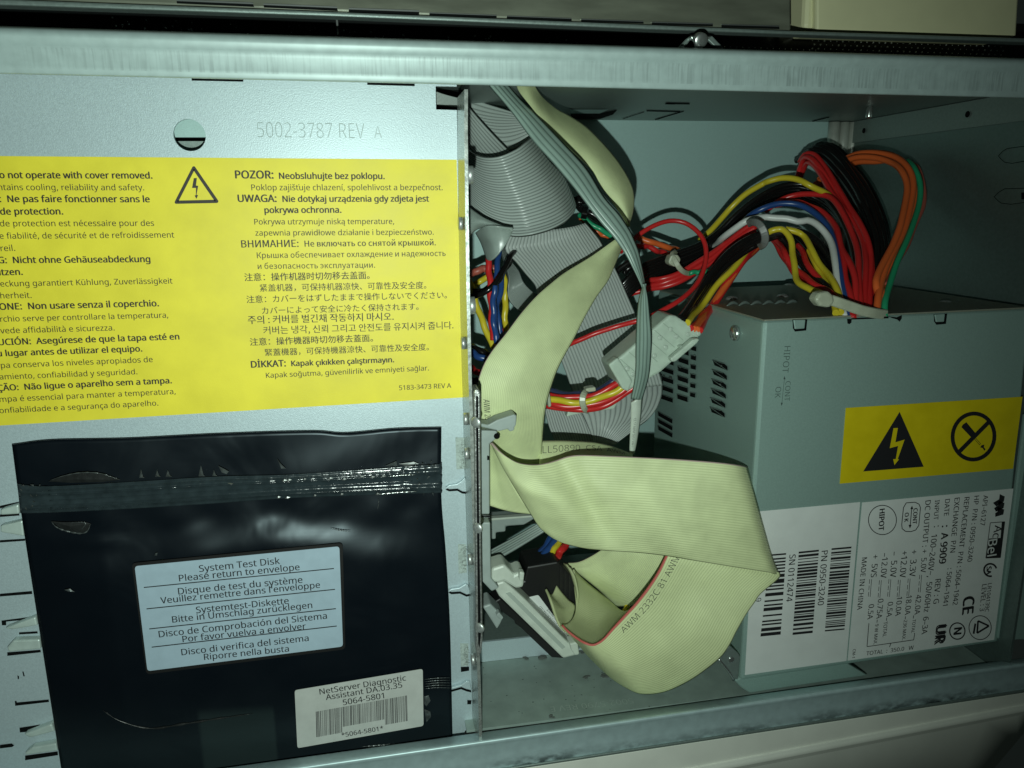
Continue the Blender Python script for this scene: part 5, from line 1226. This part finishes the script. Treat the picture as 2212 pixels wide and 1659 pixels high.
wires(dl2, 'blue', [[(180, 1140, 76), (245, 1175, 74), (380, 1245, 70), (480, 1300, 70)]], 1.6, c=D2)
wires(dl2, 'red', [[(180, 1270, 78), (250, 1322, 74), (330, 1375, 70), (420, 1420, 70)]], 1.5, c=D2)
wires(dl2, 'black', [[(180, 1100, 82), (260, 1140, 80), (400, 1200, 76), (500, 1250, 76)], [(180, 1420, 76), (300, 1440, 72), (420, 1450, 72)]], 1.7, c=D2)
wires(dl2, 'yellow', [[(180, 1080, 88), (280, 1130, 86), (400, 1185, 82)]], 1.2, c=D2)
td = thing('tied_wire_bundle', 'short red and yellow wire bundle held by a nylon tie below the white connector', 'wire harness', P(1290, 870, 60))
wires(td, 'navy', [[(900, 10, 66), (980, 38, 62), (1150, 64, 58), (1300, 60, 56), (1430, 18, 54), (1560, -60, 52), (1650, -120, 52)], [(900, 40, 68), (1050, 70, 64), (1200, 80, 60), (1340, 60, 58), (1480, 0, 56), (1600, -90, 54)]], 1.5, c=D3)
wires(td, 'red', [[(900, 50, 62), (970, 72, 58), (1150, 96, 54), (1300, 86, 52), (1450, 40, 50), (1590, -40, 48), (1690, -110, 48)], [(900, 118, 62), (970, 142, 56), (1150, 175, 52), (1300, 168, 50), (1450, 130, 49), (1600, 60, 48), (1720, -30, 47), (1770, -70, 47)],
                  [(900, 150, 64), (970, 168, 58), (1150, 203, 54), (1300, 203, 52), (1450, 172, 51), (1600, 98, 50), (1740, 5, 48), (1800, -40, 48)]], 1.45, c=D3)
wires(td, 'yellow', [[(900, 80, 60), (970, 104, 55), (1150, 137, 51), (1300, 130, 49), (1450, 90, 48), (1600, 15, 47), (1720, -75, 46)]], 1.5, c=D3)
strap('cable_tie', M_nylon2, [(1330, 25, 60), (1290, 45, 50), (1268, 90, 47), (1268, 150, 47), (1290, 200, 49), (1320, 215, 54)], 2.8, 1, td, D3)
slab('tie_head', M_nylon2, [(1300, 10), (1390, -5), (1395, 35), (1330, 45), (1300, 35)], 50, 55, td, .0006, D3)
slab('channel', M_nylon, [(1120, 272), (1135, 215), (1580, 125), (1592, 140), (1560, 200), (1300, 232), (1200, 252)], 56, 60, td, .0005, D3)
slab('collar', M_nylon2, [(938, 50), (968, 45), (985, 175), (955, 190)], 50, 60, td, .0008, D3)
bw = thing('bottom_drive_wires', 'thick blue, yellow and red wires entering the black plug', 'wire harness', P(1160, 1190, 60))
wires(bw, 'blue', [[(1060, -40, 66), (1000, 50, 62), (930, 140, 58), (850, 250, 54), (820, 300, 52)]], 1.9, c=D4)
wires(bw, 'blue', [[(1030, -60, 68), (960, 40, 65), (880, 150, 60), (830, 240, 56)]], 1.8, c=D4)
wires(bw, 'yellow', [[(1100, -30, 66), (1050, 40, 62), (1000, 120, 58), (940, 220, 54)]], 1.5, c=D4)
wires(bw, 'red', [[(1150, 20, 66), (1110, 70, 62), (1050, 150, 58), (990, 230, 54)]], 1.8, c=D4)
bw2 = thing('yellow_wire_stub', 'short yellow wire glimpsed below the folded cream ribbon', 'wire', P(1350, 1310, 50))
wires(bw2, 'yellow', [[(840, 600, 50), (825, 650, 50), (805, 700, 50), (800, 740, 52)]], 1.5, c=E5)

gw = thing('fan_wire_bundle', 'small bundle of green, orange and black wires behind the narrow strip cable', 'wire harness', P(1290, 500, 100))
wires(gw, 'green', [[(1330, 1290, 108), (1390, 1335, 104), (1500, 1410, 102), (1640, 1490, 102), (1760, 1560, 104)]], 1.3, c=D1)
wires(gw, 'orange', [[(1340, 1320, 112), (1420, 1390, 108), (1520, 1460, 106), (1620, 1500, 106)]], 1.2, c=D1)
wires(gw, 'black', [[(1240, 1100, 112), (1300, 1190, 108), (1400, 1260, 104), (1500, 1330, 104), (1620, 1440, 104), (1760, 1540, 104)], [(1280, 1140, 108), (1340, 1230, 104), (1440, 1280, 100), (1560, 1370, 100), (1700, 1480, 100)], [(1260, 1160, 110), (1320, 1140, 106), (1385, 1125, 104)], [(1270, 1185, 108), (1330, 1170, 104), (1390, 1160, 102)]], 1.5, c=D1)
wires(gw, 'black', [[(1760, 1560, 100), (1850, 1640, 100), (1700, 1800, 100), (1500, 1950, 102)], [(1700, 1480, 104), (1800, 1580, 102), (1860, 1700, 102), (1740, 1830, 102)]], 1.5, c=D1)
strap('cable_tie', W['black'], [(1370, 1320, 96), (1380, 1270, 94), (1390, 1220, 98)], 3.0, 1, gw, D1)

# ---- mainboard corner behind the drive connector
mb = thing('board_bracket', 'pale grey board bracket behind the lower strip cable', 'bracket', P(1080, 1100, 100))
slab('bracket', M_gplastic, [(400, 1200), (850, 1170), (860, 1260), (560, 1280), (560, 1330), (470, 1340), (470, 1400), (420, 1400)], 96, 104, mb, .0008, D3)
slab('rail', M_wplastic, [(400, 1210), (850, 1178), (850, 1196), (400, 1232)], 92, 96, mb, .0004, D3)

# ================================================================== WHAT LIES BEYOND THE TOP RAIL
uc = thing('slotted_steel_chassis', 'dull steel chassis edge with a row of slots behind the open case', 'chassis', P(900, 10, 30))
slab('plate', mat('olive_steel', (.20, .215, .165), .34, .4, .3, 160, .25, 300, stretch=(.25, 1, 1)), [(-250, -140), (1707, -140), (1709, 66), (1404, 53), (702, 24), (-250, -12)], 26, 28, uc, .0008)
slab('lip', M_dark, [(-250, -12), (702, 24), (1404, 53), (1709, 66), (2212, 82), (2400, 88), (2400, 97), (2212, 91), (1709, 74), (1404, 63), (702, 34), (-250, 2)], 24, 30, uc, .0006)
rowp = lambda x: 25 + (x - 600) * .0425
for x0, x1 in ((383, 548), (570, 728), (753, 890), (924, 1070), (1088, 1236), (1260, 1388)):
    p0 = C2(0, 0)
for c, q in ((C1, [(1115, 5), (1600, 25), (1605, 42), (1118, 20)]), (C1, [(1665, 30), (2130, 50), (2135, 68), (1668, 46)]), (C2, [(150, 58), (595, 74), (595, 92), (150, 74)]), (C2, [(660, 82), (1085, 98), (1085, 112), (660, 98)]), (C2, [(1150, 102), (1558, 118), (1560, 132), (1150, 118)]),
             (C2, [(1620, 122), (2012, 136), (2014, 148), (1620, 136)]), (C3, [(12, 132), (372, 142), (372, 155), (14, 145)]), (C3, [(425, 146), (764, 156), (766, 171), (425, 161)])):
    slab('slot', M_hole, q, 25.6, 26, uc, 0, c)
    t_ = 9 if c is C1 or (c is C2 and q[0][0] < 200) else 4
    e = [(q[0][0], q[0][1] - t_), (q[1][0], q[1][1] - t_), (q[1][0], q[1][1] + 1), (q[0][0], q[0][1] + 1)]
    slab('slot_rim', M_bright, e, 25.2, 26, uc, 0, c)
bx = thing('cream_box', 'cream plastic box standing at the top right corner behind the case', 'box', P(1950, 40, 40))
slab('body', M_beige2, [C3(985, -160), C3(2190, -160), C3(2168, 217), C3(985, 178)], 34, 120, bx, .001)
slab('rounded_corner', M_beige2, [C3(925, -160), C3(990, -160), C3(990, 178), C3(908, 172)], 37, 120, bx, .002)
bp = thing('black_back_panel', 'black pierced panel in the gap above the top rail', 'panel', P(1100, 70, 50))
slab('panel', mat('black_gloss_panel', (.006, .007, .007), .22), [(-250, -40), (2450, 60), (2450, 188), (-250, 128)], 52, 54, bp)
bm = bmesh.new(); rnd = random.Random(21)
def stud(x, y, s, dp=50.5): bmesh.ops.create_icosphere(bm, subdivisions=1, radius=s, matrix=Matrix.Translation(P(x, y, dp)))
for k in range(60):
    x = rnd.uniform(240, 1290); y = 62 + (x - 240) * .045 + rnd.uniform(-14, 14)
    if y < 60 + x * .031 + 12: stud(x * 1.0, y - 12, rnd.choice((.0002, .00026, .0004)))
finish(bm, 'specks', mat('pin_glints', (.85, .87, .85), .3, .2), bp); bm = bmesh.new()
for k in range(32):
    x = 1700 + k * 24.4; y0 = 162 - 0
    for r in range(4):
        px_, py_ = C3(960 + k * 36 + (r % 2) * 12, 240 + r * 24 + k * 1.2)
        if px_ < 2215: stud(px_, py_, rnd.choice((.00024, .0003, .00042)))
for k in range(16):
    px_, py_ = C3(440 + k * 36, 276 + k * 1.4); stud(px_, py_, .0003)
finish(bm, 'pins', mat('pin_glints', (.85, .87, .85), .3, .2), bp)
slab('standoff', M_bright, [(724, 34), (730, 34), (732, 74), (728, 76)], 40, 46, bp, .0006)
br = thing('screw_bracket', 'bent metal bracket with a spring screw standing above the top rail', 'bracket', P(1510, 90, 10))
slab('bracket', M_dark, [C3(160, 290), C3(215, 230), C3(245, 208), C3(370, 212), C3(400, 245), C3(460, 305), C3(410, 300), C3(345, 238), C3(240, 236), C3(200, 292)], 16, 17.5, br, .0004)
slab('bracket_top', mat('bracket_face', (.34, .38, .36), .35, .7), [C3(240, 212), C3(365, 216), C3(340, 240), C3(250, 236)], 14, 16, br, .0004)
head('screw', M_bright, P(*C3(290, 235), 13), Vector((0, -.3, 1)), 2.6, 2, br, .6)
bm = bmesh.new()
for k in range(6): disc_into(bm, P(*C3(287, 250 + k * 9), 12.5), Vector((0, -1, .1)), .0016, .0006, 14)
bmesh.ops.recalc_face_normals(bm, faces=bm.faces); finish(bm, 'screw_thread', M_bright, br)

bpy.data.objects.remove(_fo, do_unlink=True)
